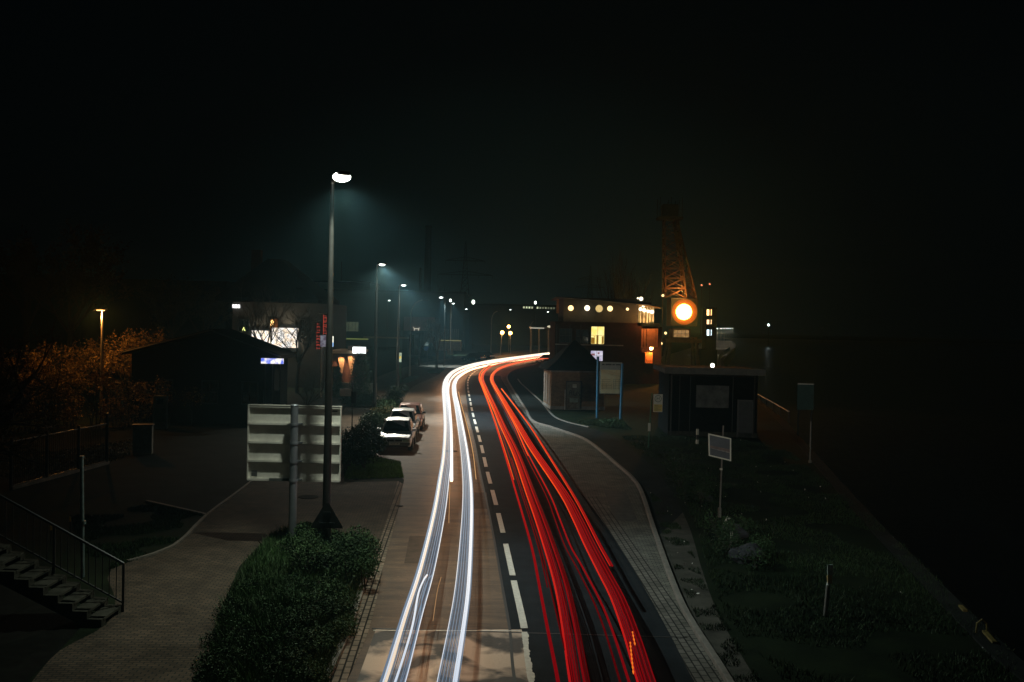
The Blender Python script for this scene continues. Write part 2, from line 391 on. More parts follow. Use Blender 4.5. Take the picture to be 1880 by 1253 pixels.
def text(s, size, mtl, parent, loc, rot=(R(90), 0, 0), name='lettering', ext=0.004, align='CENTER', sx=1.0):
    cu = bpy.data.curves.new(name, 'FONT'); cu.body = s; cu.size = size; cu.extrude = ext
    cu.align_x = align; cu.align_y = 'CENTER'
    t = bpy.data.objects.new(name, cu); COL.objects.link(t)
    bpy.context.view_layer.update()
    me = bpy.data.meshes.new_from_object(t); me.name = name
    bpy.data.objects.remove(t); me.materials.clear(); me.materials.append(mtl)
    o = bpy.data.objects.new(name, me); COL.objects.link(o)
    if parent is not None: o.parent = parent
    o.location = loc; o.rotation_euler = rot; o.scale = (sx, 1, 1)
    return o
def light(kind, name, parent, loc, energy, color, size=0.1, spot=None, target=None, blend=0.4):
    d = bpy.data.lights.new(name, kind); d.energy = energy; d.color = color; d.shadow_soft_size = size
    if spot: d.spot_size = R(spot); d.spot_blend = blend
    o = bpy.data.objects.new(name, d); COL.objects.link(o); o.location = loc
    if parent is not None: o.parent = parent
    if target is not None:
        o.rotation_euler = (Vector(target) - Vector(loc)).to_track_quat('-Z', 'Y').to_euler()
    return o

# ================================================================== GROUND
QE = [Vector(p) for p in ((9.0, -40, 0), (9.3, 5, 0), (10.1, 19, 0), (12.0, 30.4, 0), (15.0, 46, 0), (19.0, 66.8, 0), (22.5, 88, 0), (32, 145, 0), (41.6, 190, 0), (54, 240, 0), (69, 300, 0), (87.5, 380, 0), (109, 480, 0), (134, 620, 0))]
ground_poly = [Vector((-700, -40, 0))] + QE + [Vector((700, 640, 0)), Vector((700, 1100, 0)), Vector((-700, 1100, 0))]
sheet('ground', ground_poly, 0.0, M['grassbase'])
wm, n_, l_, p_ = nt('river water')
p_.inputs['Base Color'].default_value = (0.004, 0.006, 0.007, 1); p_.inputs['Roughness'].default_value = 0.30
tx = n_.new('ShaderNodeTexCoord'); mp = n_.new('ShaderNodeMapping'); mp.inputs['Scale'].default_value = (0.5, 0.25, 1)
nz = n_.new('ShaderNodeTexNoise'); nz.inputs['Scale'].default_value = 1.2; nz.inputs['Detail'].default_value = 4
bp = n_.new('ShaderNodeBump'); bp.inputs['Strength'].default_value = 0.5; bp.inputs['Distance'].default_value = 0.25
l_.new(tx.outputs['Object'], mp.inputs[0]); l_.new(mp.outputs[0], nz.inputs['Vector']); l_.new(nz.outputs[0], bp.inputs['Height']); l_.new(bp.outputs[0], p_.inputs['Normal'])
sheet('river', [(-5, -40), (700, -40), (700, 1100), (-5, 1100)], -2.3, wm)
qb = MB(); strip(QE, offset(QE, -0.5), -2.6, 0.04, qb)
o = qb.build('quay_wall', mat('dark quay stone', (.018, .020, .018), .95, spec=.04, var=.4, scale=1.5)); tag(o, 'long concrete quay wall edging the dark river at right', 'wall')

# ---- road surface (the trace is in photo pixels, laid on the ground plane)
roadL = [(560, 1400), (636, 1253), (681, 1145), (705, 1035), (728, 950), (742, 882), (757, 830), (770, 790), (782, 745), (794, 710), (806, 688), (826, 673), (870, 661), (930, 652), (1017, 642), (1120, 635)]
parkL = [(742, 882), (728, 868), (690, 838), (705, 800), (738, 742), (752, 716), (770, 704), (794, 694), (806, 688)]
centre = [(1040, 1500), (977, 1253), (963, 1157), (945, 1075), (928, 998), (914, 940), (903, 898), (893, 860), (884, 820), (876, 790), (868, 760), (863, 735), (859, 712), (860, 697), (868, 686), (885, 676), (915, 668), (955, 660), (1010, 652), (1120, 643)]
roadR = [(1400, 1450), (1275, 1253), (1235, 1175), (1183, 1080), (1140, 1010), (1103, 953), (1055, 890), (1014, 838), (980, 790), (950, 745), (930, 712), (919, 692), (925, 680), (945, 673), (975, 666), (1010, 660), (1120, 650)]
rl, rr, ctr = trace(roadL), trace(roadR), trace(centre)
park = trace(parkL, n=4)
M['asphalt_n'] = M['asphalt']
sheet('road', rl + rr[::-1], 0.004, M['asphalt'])
sheet('parking_lane', park + [p for p in rl if park[0].y <= p.y <= park[-1].y][::-1], 0.005, M['asphalt'])
# darker surface colour on the outbound lane up to the bend
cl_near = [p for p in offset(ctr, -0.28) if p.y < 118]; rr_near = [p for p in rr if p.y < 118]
sheet('road_right_lane', cl_near + rr_near[::-1], 0.008, M['asphalt_dark'])
# bitumen seam next to the centre line
sm = MB(); a = [p for p in offset(ctr, -0.34) if p.y < 74]; strip(a, offset(a, 0.06), 0.0, 0.013, sm)
tag(sm.build('road_seam', M['black']), kind='structure')
# worn concrete section under the bridge; its pale blotches also paint in lamplight
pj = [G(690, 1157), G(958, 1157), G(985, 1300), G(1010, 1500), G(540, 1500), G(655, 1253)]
sheet('road_concrete_section', pj, 0.010, M['lit_concrete'])
jm = MB(); q0, q1 = G(683, 1155), G(1262, 1172); jm.box(((q0 + q1) / 2 + Vector((0, 0, 0.008))), ((q1 - q0).length, 0.05, 0.012), math.atan2(q1.y - q0.y, q1.x - q0.x))
tag(jm.build('expansion_joint', M['black']), kind='structure')
jm = MB(); q0, q1 = G(686, 1158), G(955, 1159); jm.box(((q0 + q1) / 2 + Vector((0, -0.03, 0.008))), ((q1 - q0).length, 0.045, 0.016), math.atan2(q1.y - q0.y, q1.x - q0.x))
tag(jm.build('joint_edge', M['litter']), kind='structure')

# ---- centre line
solid = MB(); cs = resample(ctr, 0.25)
st = min(range(len(cs)), key=lambda i: abs(cs[i].y - G(928, 998).y))
seg = cs[:st + 1]; jt = G(963, 1157).y
near = [p for p in seg if p.y < jt - 0.15]; mid = [p for p in seg if jt + 0.05 < p.y]
k3 = int(len(mid) * 0.52)
random.seed(2); nw = resample(near, 0.08); strip([p + Vector((random.uniform(-.004, .012), 0, 0)) for p in offset(nw, -0.075)], [p + Vector((random.uniform(-.05, .0), 0, 0)) for p in offset(nw, 0.072)], 0.0, 0.016, solid)
strip(offset(mid[:k3], -0.075), offset(mid[:k3], 0.075), 0.0, 0.016, solid)
strip(offset(mid[k3 + 1:], -0.075), offset(mid[k3 + 1:], 0.075), 0.0, 0.016, solid)
tag(solid.build('road_solid_line', M['paint']), kind='structure')
dash = MB(); i = st + 6
while i + 12 < len(cs) and cs[i].y < 190:
    s_ = cs[i:i + 13]; strip(offset(s_, -0.075), offset(s_, 0.075), 0.0, 0.016, dash); i += 18
tag(dash.build('road_dashes', M['paint']), kind='structure')

# ---- gutters, kerbs, bus bay, pavements
gl_o = trace([(528, 1400), (605, 1253), (652, 1142), (683, 1035), (712, 950), (730, 884)])
gl_i = [p for p in rl if p.y <= gl_o[-1].y + .05]
gl = resample(gl_o, 0.4); gi = []
for p in gl:
    gi.append(min(resample(gl_i, 0.1), key=lambda q: (q - p).length))
tag(strip(gl, gi, 0.0, 0.014).build('gutter_left', M['setts']), kind='structure')
kb = [p for p in gl if p.y < G(690, 1015).y]
tag(strip(offset(kb, -0.13), kb, 0.0, 0.10).build('kerb_left', M['kerb'], bevel=0.015), kind='structure')

kerbR = trace([(1440, 1450), (1330, 1253), (1255, 1130), (1222, 1050), (1195, 970), (1168, 893), (1130, 855), (1085, 817), (1060, 803), (1010, 786), (976, 774), (962, 750), (940, 715), (930, 694), (938, 683), (958, 676), (985, 669)])
kr = resample(kerbR, 0.5)
rrn = [p for p in rr if p.y <= kr[-1].y]
sheet('bus_bay', rrn + kr[::-1], 0.006, M['paving_bay'])
tag(strip(kr, offset(kr, 0.13), 0.0, 0.11).build('kerb_right', M['kerb'], bevel=0.015), kind='structure')
gr = resample([p for p in rr if p.y < 36], 0.4)
tag(strip(gr, offset(gr, 0.52), 0.0, 0.014).build('gutter_right', M['setts_r']), kind='structure')
swR = trace([(1500, 1450), (1390, 1253), (1320, 1130), (1290, 1050), (1262, 960), (1222, 885), (1175, 838), (1128, 802), (1085, 787), (1040, 776), (1014, 764), (992, 738), (968, 716), (952, 700), (950, 688), (975, 678)])
sheet('pavement_right', kr + swR[::-1], 0.004, M['soil'])
sheet('pavement_right_upper', [p for p in offset(kr, 0.1) if p.y > 29] + [p for p in resample(swR, 1.0) if p.y > 33][::-1], 0.009, M['lot'])
es = resample([p for p in swR if 60 < p.y < 112], 0.5)
tag(strip(es, offset(es, 0.12), 0.0, 0.06).build('edging_right', M['kerb']), kind='structure')

# left footpath (brick) and the dark lot beside it
pathL = [(-60, 1400), (58, 1253), (110, 1195), (195, 1147), (212, 1100), (204, 1046), (320, 1005), (383, 946), (460, 888), (550, 812), (625, 760), (655, 722), (690, 694), (745, 674), (800, 662), (850, 655), (930, 647), (1017, 638)]
pathR = [(300, 1400), (370, 1253), (401, 1130), (440, 1040), (492, 985), (545, 968), (610, 975), (688, 1020), (712, 950), (730, 884), (632, 886), (628, 820), (672, 760), (705, 735), (735, 735), (738, 742), (752, 716), (770, 704), (794, 694), (806, 688), (826, 673), (870, 661), (930, 652), (1017, 642)]
pl, pr = trace(pathL, n=3), [G(x, y) for x, y in pathR]
sheet('footpath_left', pl + pr[::-1], 0.003, M['paving'])
pe = resample([p for p in pl if G(204, 1046).y < p.y < 70], 0.5)
tag(strip(offset(pe, -0.09), pe, 0.0, 0.05).build('edging_left', M['kerb']), kind='structure')
lot = [G(383, 946), G(270, 922), G(120, 905), G(-80, 900), G(-80, 800), G(250, 770), G(420, 750), G(560, 735), G(625, 730), G(622, 762), G(550, 812), G(460, 888)]
sheet('parking_lot', lot, 0.002, M['lot'])
lk = resample([G(272, 921), G(383, 946)], 0.5)
tag(strip(lk, offset(lk, 0.12), 0.0, 0.05).build('lot_edging', M['kerb']), kind='structure')

# manhole and gully covers
def cover(px, py, r, label, sq=False):
    p = G(px, py); b = MB()
    if sq: b.box(p + Vector((0, 0, 0.012)), (r * 2, r * 1.2, 0.02), 0.1)
    else:
        b.cyl(p, p + Vector((0, 0, 0.017)), r, n=24)
    o = b.build('manhole_cover', M['cover'] if not sq else M['litter']); tag(o, label, 'cover')
    return o
cover(566, 913, 0.36, 'round dark manhole cover in the brick footpath behind the sign board')
cover(829, 829, 0.30, 'round manhole cover in the lit lane under the white light streak')
cover(733, 930, 0.14, 'small pale gully cover at the brick gutter on the left')
cover(912, 790, 0.20, 'small dark cover in the outbound lane between the red streaks')

# old repairs in the surface: a rectangular patches
for q_, mt in (([(752, 985), (803, 985), (798, 1035), (742, 1035)], 'asphalt patch'), ([(868, 905), (893, 905), (897, 935), (870, 935)], 'asphalt patch 2'), ([(1108, 900), (1150, 905), (1172, 960), (1128, 955)], 'bay patch')):
    sheet('road_patch', [G(*a) for a in q_], .0095, mat(mt, (.060, .042, .030) if 'bay' not in mt else (.06, .06, .055), .8, var=.35, scale=3, bump=.3, spec=.2))
# grass verges beside the road (countless blades)
def scatter(poly, n):
    xs = [p.x for p in poly]; ys = [p.y for p in poly]; out = []
    P = [(p.x, p.y) for p in poly]; X = np.array([p[0] for p in P]); Yv = np.array([p[1] for p in P])
    while len(out) < n:
        c = rng.uniform((min(xs), min(ys)), (max(xs), max(ys)), size=(n * 2, 2)); ins = np.zeros(len(c), bool); j = len(P) - 1
        for i in range(len(P)):
            cond = (Yv[i] > c[:, 1]) != (Yv[j] > c[:, 1])
            xx = (X[j] - X[i]) * (c[:, 1] - Yv[i]) / (Yv[j] - Yv[i] + 1e-12) + X[i]
            ins ^= cond & (c[:, 0] < xx); j = i
        out += [tuple(q) for q in c[ins]]
    return np.array(out[:n])
def gz(p): return np.concatenate([p, np.zeros((len(p), 1))], 1)
def clump(p, s, th):      # keep points where a noise says grass grows
    k = np.array([noise.noise(Vector((a * s, b * s, 3.3))) for a, b in p]); return p[k > th]
bank = [G(1440, 1253), G(1330, 1130), G(1300, 1050), G(1275, 960), G(1235, 885), G(1185, 838), G(1140, 802), G(1300, 790), G(1450, 830), G(1640, 985), G(1860, 1200), G(1880, 1400), G(1520, 1400)]
g1 = clump(scatter(bank, 60000), 0.5, -0.12)
tag(blades('grass', gz(g1), 0.10, 0.012, M['grass']), kind='stuff')
path_grass = [G(1345, 1253), G(1290, 1160), G(1240, 1050), G(1210, 960), G(1190, 900), G(1225, 930), G(1262, 990), G(1300, 1090), G(1400, 1253)]
g1b = clump(scatter(path_grass, 9000), 1.4, 0.0)
tag(blades('grass', gz(g1b), 0.07, 0.010, M['grass']), kind='stuff')
v1 = [G(680, 838), G(735, 848), G(741, 878), G(632, 881), G(640, 850)]
sheet('verge_left', v1, 0.006, M['grassbase']); p = scatter(v1, 9000)
tag(blades('grass', gz(p), 0.09, 0.012, mat('green verge grass', (0.10, 0.26, 0.05), c2=(0.05, 0.14, 0.03), scale=1.0)), kind='stuff')
v2 = [G(150, 1010), G(204, 1046), G(320, 1003), G(378, 948), G(270, 925), G(130, 950)]
p = scatter(v2, 14000); tag(blades('grass', gz(clump(p, .8, -.1)), 0.10, 0.014, M['grass']), kind='stuff')
v3 = [G(1075, 772), G(1140, 772), G(1160, 790), G(1100, 784), G(1060, 776)]
p = scatter(v3, 5000); tag(blades('grass', gz(p), 0.14, 0.02, M['grass']), kind='stuff')
for q in ([(735, 700), (752, 693), (768, 692), (766, 697), (745, 704)], [(785, 683), (800, 680), (815, 680), (808, 686), (790, 686)]):
    vv = [G(*a) for a in q]; sheet('tree_bed', vv, 0.007, M['grassbase'])
    tag(blades('grass', gz(scatter(vv, 2500)), 0.15, 0.03, M['grass']), kind='stuff')
# litter and fallen leaves on the bank and the kerb
lp = np.concatenate([scatter(bank, 46), scatter(path_grass, 10)]); lv = gz(lp); lv[:, 2] = 0.05
tag(leaves('fallen_leaves', lv, 0.035, M['litter']), kind='stuff')

# ================================================================== LIGHT STREAKS
# slender glowing strands strung along both lanes at the height of the lamps that draw them
def stops(*s): return [(y, c) for y, c in s]
W_EDGE = emis('white streak', (1, 1, 1), 1.0, by_y=stops((15, (0.62, 0.70, 0.82)), (22, (0.95, 0.97, 1.0)), (38, (1.25, 1.2, 1.15)), (70, (1.4, 1.32, 1.25)), (200, (1.5, 1.3, 1.1))), under=5.5)
W_FILL = emis('blue streak', (1, 1, 1), 1.0, by_y=stops((15, (0.13, 0.18, 0.25)), (24, (0.24, 0.32, 0.42)), (38, (0.50, 0.60, 0.70)), (70, (0.95, 1.0, 1.0)), (200, (1.3, 1.15, 1.0))), under=3)
W_FILL2 = emis('dim blue streak', (1, 1, 1), 1.0, by_y=stops((15, (0.06, 0.085, 0.12)), (24, (0.11, 0.15, 0.20)), (38, (0.26, 0.32, 0.38)), (70, (1.0, 1.0, 1.0)), (200, (1.3, 1.2, 1.1))), under=3)
W_WARM = emis('warm streak', (1, 1, 1), 1.0, by_y=stops((15, (0.85, 0.70, 0.55)), (40, (1.4, 1.15, 0.9)), (80, (1.5, 1.3, 1.1)), (200, (1.5, 1.3, 1.0))), under=7)
W_FINE = emis('amber hairline streak', (1, 1, 1), 1.0, by_y=stops((15, (0.25, 0.15, 0.08)), (50, (0.9, 0.5, 0.2)), (200, (2, 1.1, 0.5))))
R_DEEP = emis('deep red streak', (1, 1, 1), 1.0, by_y=stops((15, (0.16, 0.002, 0.004)), (26, (0.26, 0.004, 0.005)), (45, (0.75, 0.022, 0.010)), (80, (1.2, 0.12, 0.02)), (200, (1.2, 0.20, 0.10))))
R_HOT = emis('orange red streak', (1, 1, 1), 1.0, by_y=stops((15, (0.40, 0.007, 0.008)), (26, (0.70, 0.025, 0.010)), (38, (1.1, 0.12, 0.012)), (80, (1.4, 0.32, 0.04)), (200, (1.4, 0.32, 0.16))))
R_DIM = emis('dim red streak', (1, 1, 1), 1.0, by_y=stops((15, (0.07, 0.001, 0.002)), (30, (0.14, 0.003, 0.003)), (60, (0.5, 0.03, 0.01)), (200, (1.0, 0.18, 0.09))))

def streak_thing(name, label, group): return empty(name, label, 'light streak', (0, 0, 0), 0, group)
def strand(parent, base, off, r, mtl, y0=-99, y1=999, name='strand', flat=1.0, n=6, grow=110.0):
    pts = offset(base, off) if not isinstance(off, tuple) else offset(base, [off[0] + (off[1] - off[0]) * min(1, max(0, (p.y - 15) / 60)) for p in base])
    pts = [p for p in pts if y0 <= p.y <= y1]
    b = MB(); rr_ = [r * (1.0 if p.y < 45 else 1 + (p.y - 45) / grow) for p in pts]
    b.tube(pts, rr_, n=n, flat=flat); return b.build(name, mtl, parent, smooth=True)

LW = [(692, 1330), (722, 1253), (757, 1130), (784, 1040), (806, 940), (815, 880), (821, 830), (822, 780), (819, 740), (817, 712), (822, 694), (836, 681), (862, 671), (900, 663), (950, 656), (1017, 648), (1100, 641)]
RW = [(808, 1330), (822, 1253), (840, 1150), (850, 1080), (856, 1000), (859, 930), (858, 880), (853, 830), (846, 785), (839, 745), (834, 720), (835, 702), (845, 689), (866, 678), (903, 669), (952, 661), (1017, 652), (1100, 645)]
lw = resample(trace(LW, 0.65), 0.7); rw = resample(trace(RW, 0.65), 0.7)
T = streak_thing('headlight_streak', 'wide white light streak along the lane nearest the parked cars', 'white headlight streaks')
for o_, r_, m_ in ((-0.20, .020, W_FILL), (-0.16, .014, W_EDGE), (-0.12, .024, W_WARM), (-0.075, .011, W_FILL), (-0.043, .008, W_FILL2), (-0.010, .006, W_FILL), (0.020, .006, W_FILL2), (0.052, .010, W_FILL), (0.082, .006, W_FILL2), (0.108, .009, W_FILL), (0.14, .008, W_FILL2), (0.168, .010, W_FILL), (0.19, .010, W_EDGE)):
    strand(T, lw, o_, r_, m_, grow=24.0)
T2 = streak_thing('headlight_streak', 'wide bluish white light streak next to the dashed centre line', 'white headlight streaks')
for o_, r_, m_ in ((-0.17, .008, W_EDGE), (-0.145, .010, W_FILL), (-0.116, .008, W_FILL2), (-0.088, .010, W_FILL), (-0.060, .007, W_FILL2), (-0.032, .009, W_FILL), (-0.004, .007, W_FILL2), (0.024, .009, W_FILL), (0.052, .008, W_FILL), (0.088, .014, W_EDGE), (0.128, .024, W_EDGE), (0.168, .010, W_FILL)):
    strand(T2, rw, o_, r_, m_, grow=24.0)
T3 = streak_thing('headlight_streak', 'short bright white light streak ending beyond the manhole cover', 'white headlight streaks')
b3 = resample(trace([(829, 882), (829, 850), (829, 815), (828, 780), (825, 740), (823, 715), (828, 697), (842, 684), (868, 673), (905, 665), (1017, 650)], 0.65), 0.7)
strand(T3, b3, 0.0, .062, W_EDGE)
T4 = streak_thing('headlight_streak', 'short thin white streak curling off near the bottom of the lane', 'white headlight streaks')
b4 = resample(trace([(697, 1330), (733, 1230), (757, 1150), (768, 1090), (779, 1063), (784, 1056)], 0.75), 0.3)
strand(T4, b4, 0.0, .020, W_EDGE); strand(T4, b4, 0.10, .010, W_FILL)
T5 = streak_thing('indicator_streak', 'hair thin amber light streak right of the white ones', 'white headlight streaks')
b5 = resample(trace([(874, 880), (869, 835), (862, 800), (853, 765), (846, 740), (842, 720)], 0.9), 0.5)
strand(T5, b5, 0.0, .014, W_FINE)
for k_, q in enumerate(([(795, 1140), (803, 1085), (810, 1060)], [(824, 960), (825, 925), (826, 890)])):
    Tq = streak_thing('fog_light_streak', ('faint short brown streak low over the road at the bottom', 'faint upright brown streak between the two white ones')[k_], 'white headlight streaks')
    strand(Tq, resample(trace(q, 0.35), 0.3), 0.0, .009, W_FINE)

def red(px, z): return resample(trace(px, z), 0.7)
RA = [(1040, 1330), (1029, 1253), (1010, 1160), (996, 1090), (980, 1010), (963, 950), (948, 900), (930, 840), (911, 780), (897, 740), (886, 712), (880, 694), (885, 681), (902, 670), (938, 662), (1000, 653), (1080, 645)]
RB = [(1078, 1330), (1064, 1253), (1045, 1140), (1030, 1070), (1008, 1000), (990, 948), (972, 900), (947, 832), (922, 780), (904, 740), (891, 712), (885, 694), (891, 681), (908, 671), (944, 663), (1000, 655), (1080, 647)]
RC = [(1172, 1330), (1147, 1253), (1118, 1160), (1094, 1100), (1063, 1040), (1041, 1000), (1022, 950), (1004, 905), (966, 832), (944, 782), (922, 740), (907, 712), (901, 696), (906, 684), (920, 674), (952, 665), (1000, 658), (1080, 650)]
RD = [(1215, 1330), (1186, 1253), (1160, 1170), (1134, 1100), (1108, 1050), (1082, 1000), (1058, 950), (1032, 903), (976, 822), (950, 778), (926, 738), (910, 712), (903, 696), (908, 684), (924, 675), (956, 666), (1000, 659), (1080, 651)]
RE = [(1124, 1039), (1102, 1000), (1071, 940), (1048, 900), (1004, 830), (973, 782), (940, 738), (921, 714)]
zt = 0.85
A = streak_thing('tail_light_streak', 'pair of thin red light streaks closest to the centre line', 'red tail light streaks')
a_ = red(RA, zt); strand(A, a_, -0.035, .031, R_DEEP); strand(A, a_, 0.13, .015, R_DIM, y0=20, y1=70); strand(A, a_, 0.02, .014, R_HOT, y0=34); strand(A, a_, 0.19, .015, R_DIM, y1=40)
B = streak_thing('tail_light_streak', 'broad orange and red light streak of the left tail lamps', 'red tail light streaks')
b_ = red(RB, zt)
for o_, r_, m_ in ((-0.15, .020, R_HOT), (-0.108, .015, R_DEEP), (-0.068, .016, R_DEEP), (-0.028, .013, R_DEEP), (0.010, .013, R_DIM), (0.075, .020, R_DEEP), (0.118, .015, R_DIM), (0.155, .013, R_DIM)):
    strand(B, b_, o_, r_, m_)
Cc = streak_thing('tail_light_streak', 'pair of thin dark red streaks left of the broad right hand one', 'red tail light streaks')
c_ = red(RC, zt); strand(Cc, c_, -0.07, .019, R_DIM); strand(Cc, c_, 0.07, .024, R_DEEP); strand(Cc, c_, 0.03, .015, R_HOT, y0=40)
D = streak_thing('tail_light_streak', 'broadest red light streak of the right tail lamps', 'red tail light streaks')
d_ = red(RD, zt)
for o_, r_, m_ in ((-0.13, .020, R_HOT), (-0.085, .015, R_DEEP), (-0.045, .015, R_DEEP), (0.0, .017, R_DEEP), (0.04, .013, R_DIM), (0.075, .015, R_DEEP), (0.115, .013, R_DIM), (0.15, .013, R_DEEP)):
    strand(D, d_, o_, r_, m_)
E = streak_thing('tail_light_streak', 'single thin red streak nearest the bus bay, ending beside it', 'red tail light streaks')
e_ = red(RE, 0.95); strand(E, e_, 0.0, .026, R_DEEP); strand(E, e_, -0.05, .012, R_HOT)
Hh = streak_thing('indicator_streak', 'two short dotted orange streaks inside the broad red one', 'red tail light streaks')
for q in ([(1163, 1238), (1160, 1210), (1157, 1180)], [(1166, 1185), (1163, 1170), (1161, 1160)]):
    pts = resample(trace(q, 1.0), 0.10); bb_ = MB()
    bb_.tube(pts, [.016 if i_ % 2 else .005 for i_ in range(len(pts))], n=6)
    bb_.build('strand', emis('indicator orange', (1.0, 0.20, 0.02), 0.9), Hh)

# ================================================================== STREET LAMPS
LENS_W = emis('white lamp lens', (0.98, 1.0, 0.90), 8.0)
LENS_FAR = emis('distant white lamp lens', (0.9, 1.0, 0.97), 6.0)
LENS_O = emis('sodium lamp lens', (1.0, 0.42, 0.08), 40.0)
def street_lamp(base, h, label, arm=(0.42, 0, 0), energy=1500, lens=None, color=(0.90, 1.0, 0.82), r0=0.115, r1=0.055, group='white street lamps along the road', cone=150, headlen=0.62, polem=None, lean=0.0, lr=0.16, aim=(0.35, 0, -1.1), beam=None, bowl=0.5):
    t = empty('street_lamp', label, 'street lamp', base, 0, group)
    top = Vector((lean, 0, h)); a = Vector(arm); an = a.normalized()
    b = MB(); b.tube([(0, 0, 0), (lean * .25, 0, h * 0.25), (lean, 0, h)], [r0, r0 * 0.95, r1], n=14)
    b.cyl((0, 0, 0), (0, 0, 0.9), r0 * 1.22, n=14); b.build('pole', polem or M['pole_dark'], t, smooth=False)
    d = MB(); d.box((0, -r0 * 1.2, 0.65), (0.10, 0.02, 0.32)); d.build('inspection_door', M['dark_metal'], t)
    b = MB(); b.tube([top, top + Vector((0, 0, 0.09)) + an * 0.05, top + a * 0.6 + Vector((0, 0, 0.13))], [r1, r1 * .8, 0.03], n=8); b.build('bracket', M['pole'], t)
    hc = top + a * 1.0 + Vector((0, 0, 0.14)); rz = math.atan2(a.y, a.x)
    hd = MB(); hd.box(hc + Vector((0, 0, 0.04)), (headlen, 0.30, 0.10), rz); ho = hd.build('lamp_head', M['dark_metal'], t, bevel=0.03)
    lp = hc + Vector((0, 0, -0.03)); ln = MB(); ln.sphere(lp, lr, 16, 10, (1.25, 1, bowl)); ln.build('lens', lens or LENS_W, ho, smooth=True)
    if energy: light('SPOT', 'lamp_light', t, tuple(lp + Vector((0, 0, -0.06 - lr * bowl))), energy, color, 0.10, spot=cone, target=tuple(lp + Vector(aim)), blend=1.0)
    if beam: light('SPOT', 'beam_light', t, tuple(lp + Vector((0, 0, -0.06 - lr * bowl))), beam[0], (0.62, 0.88, 1.0), 0.08, spot=beam[1], target=tuple(lp + Vector(beam[2])), blend=0.75)
    return t
L1 = street_lamp(G(598, 1025), 10.0, 'tallest and nearest street lamp with glaring white head behind the sign board', lr=.19, headlen=.5, bowl=.7, aim=(.20, -.30, -1.1), beam=(1500, 66, (.65, -.1, -1)), energy=2600, lean=0.0, arm=(0.36, -0.62, 0), cone=130)
L2 = street_lamp(G(687, 763), 10.05, 'second street lamp from the camera, rising behind the hedge left of the parked cars', color=(1, .93, .76), energy=9500, aim=(.35, -.75, -1.1), beam=(13000, 66, (.75, -.1, -1)), arm=(0.36, -.1, 0), r0=.13, r1=.06, cone=112)
L3 = street_lamp(G(729, 729), 9.3, 'third street lamp with its pole beside the green bus stop flag', color=(1, .93, .76), energy=4500, aim=(.5, -.3, -1.1), beam=(9000, 64, (.75, -.1, -1)), arm=(0.38, 0, 0), r0=.13, r1=.06, cone=122, lens=LENS_FAR)
street_lamp(Vector((-9.75, 140, 0)), 9.8, 'fourth street lamp, its small head above the low shops and pole lost in haze', energy=1500, beam=(15000, 58, (.12, 0, -1)), arm=(-.6, 0, 0), r0=.1, r1=.05, cone=68, lens=LENS_FAR, lr=.22)
street_lamp(G(826, 652), 9.9, 'fifth street lamp with a twin head beside the bend of the road', energy=1500, beam=(13000, 62, (.25, 0, -1)), arm=(.45, 0, 0), r0=.13, r1=.08, cone=90, lens=LENS_FAR, polem=M['pole'], lr=.2)
for px, py, Y, lab in ((712, 552, 210, 'faint far street lamp standing left of the third lamp'), (854, 568, 230, 'small far lamp between the pylon and the bend'), (935, 569, 260, 'small far lamp high above the pair of orange lanterns'), (1004, 573, 260, 'small far lamp just left of the lit building')):
    p = S(px, py, Y); street_lamp(Vector((p.x, Y, 0)), p.z - 0.1, lab, energy=3000 if px > 900 else 400, arm=(.3, 0, 0), r0=.08, r1=.05, cone=46, lens=LENS_FAR, group='far street lamps', lr=.2)

# unlit lamps with curved tops
def crook(base, h, dx, label):
    t = empty('curved_lamp_post', label, 'street lamp', base, 0, 'unlit curved lamp posts')
    b = MB(); pts = [Vector((0, 0, 0)), Vector((0, 0, h * .8))] + [Vector((dx * (1 - math.cos(a)), 0, h * .8 + h * .2 * math.sin(a))) for a in (.3, .6, .9, 1.2, 1.5)]
    b.tube(pts, [.11, .08] + [.06] * 5, n=8); b.build('pole', M['pole'], t)
    hd = MB(); hd.box((dx + .3, 0, h), (.7, .25, .12)); hd.build('lamp_head', M['dark_metal'], t, bevel=.02)
p = S(775, 553, 118); crook(G(752, 691), p.z, 1.4, 'unlit curved lamp post standing in the grass bed right of the bus stop flag')
crook(G(901, 655), 8.6, 1.2, 'unlit curved lamp post behind the white streaks at the bend')
crook(G(973, 648), 6.9, 0.7, 'thin unlit post right of the orange lanterns')

# orange lanterns on short columns
for px, py, by, lab, en in ((922, 611, 653, 'left and brightest orange lantern of three beyond the bend', 700), (934, 600, 646, 'highest orange lantern of three beyond the bend', 600), (937, 612, 650, 'smallest orange lantern of three beyond the bend', 350)):
    b0 = G(px - 4 if px == 922 else px, by); p = S(px, py, b0.y); h = p.z
    t = empty('orange_lantern', lab, 'lantern', b0, 0, 'orange lanterns beyond the bend')
    b = MB(); b.tube([(0, 0, 0), (p.x - b0.x, 0, h)], [.09, .06], n=8); b.build('pole', M['pole'], t)
    b = MB(); b.sphere((p.x - b0.x, 0, h), .34, 12, 8); b.build('globe', LENS_O, t, smooth=True)
    b = MB(); b.cyl((p.x - b0.x, 0, h + .34), (p.x - b0.x, 0, h + .44), .36, .1, n=12); b.build('cap', M['dark_metal'], t)
    light('POINT', 'lantern_light', t, (p.x - b0.x, -.5, h), en, (1, .45, .12), .2)

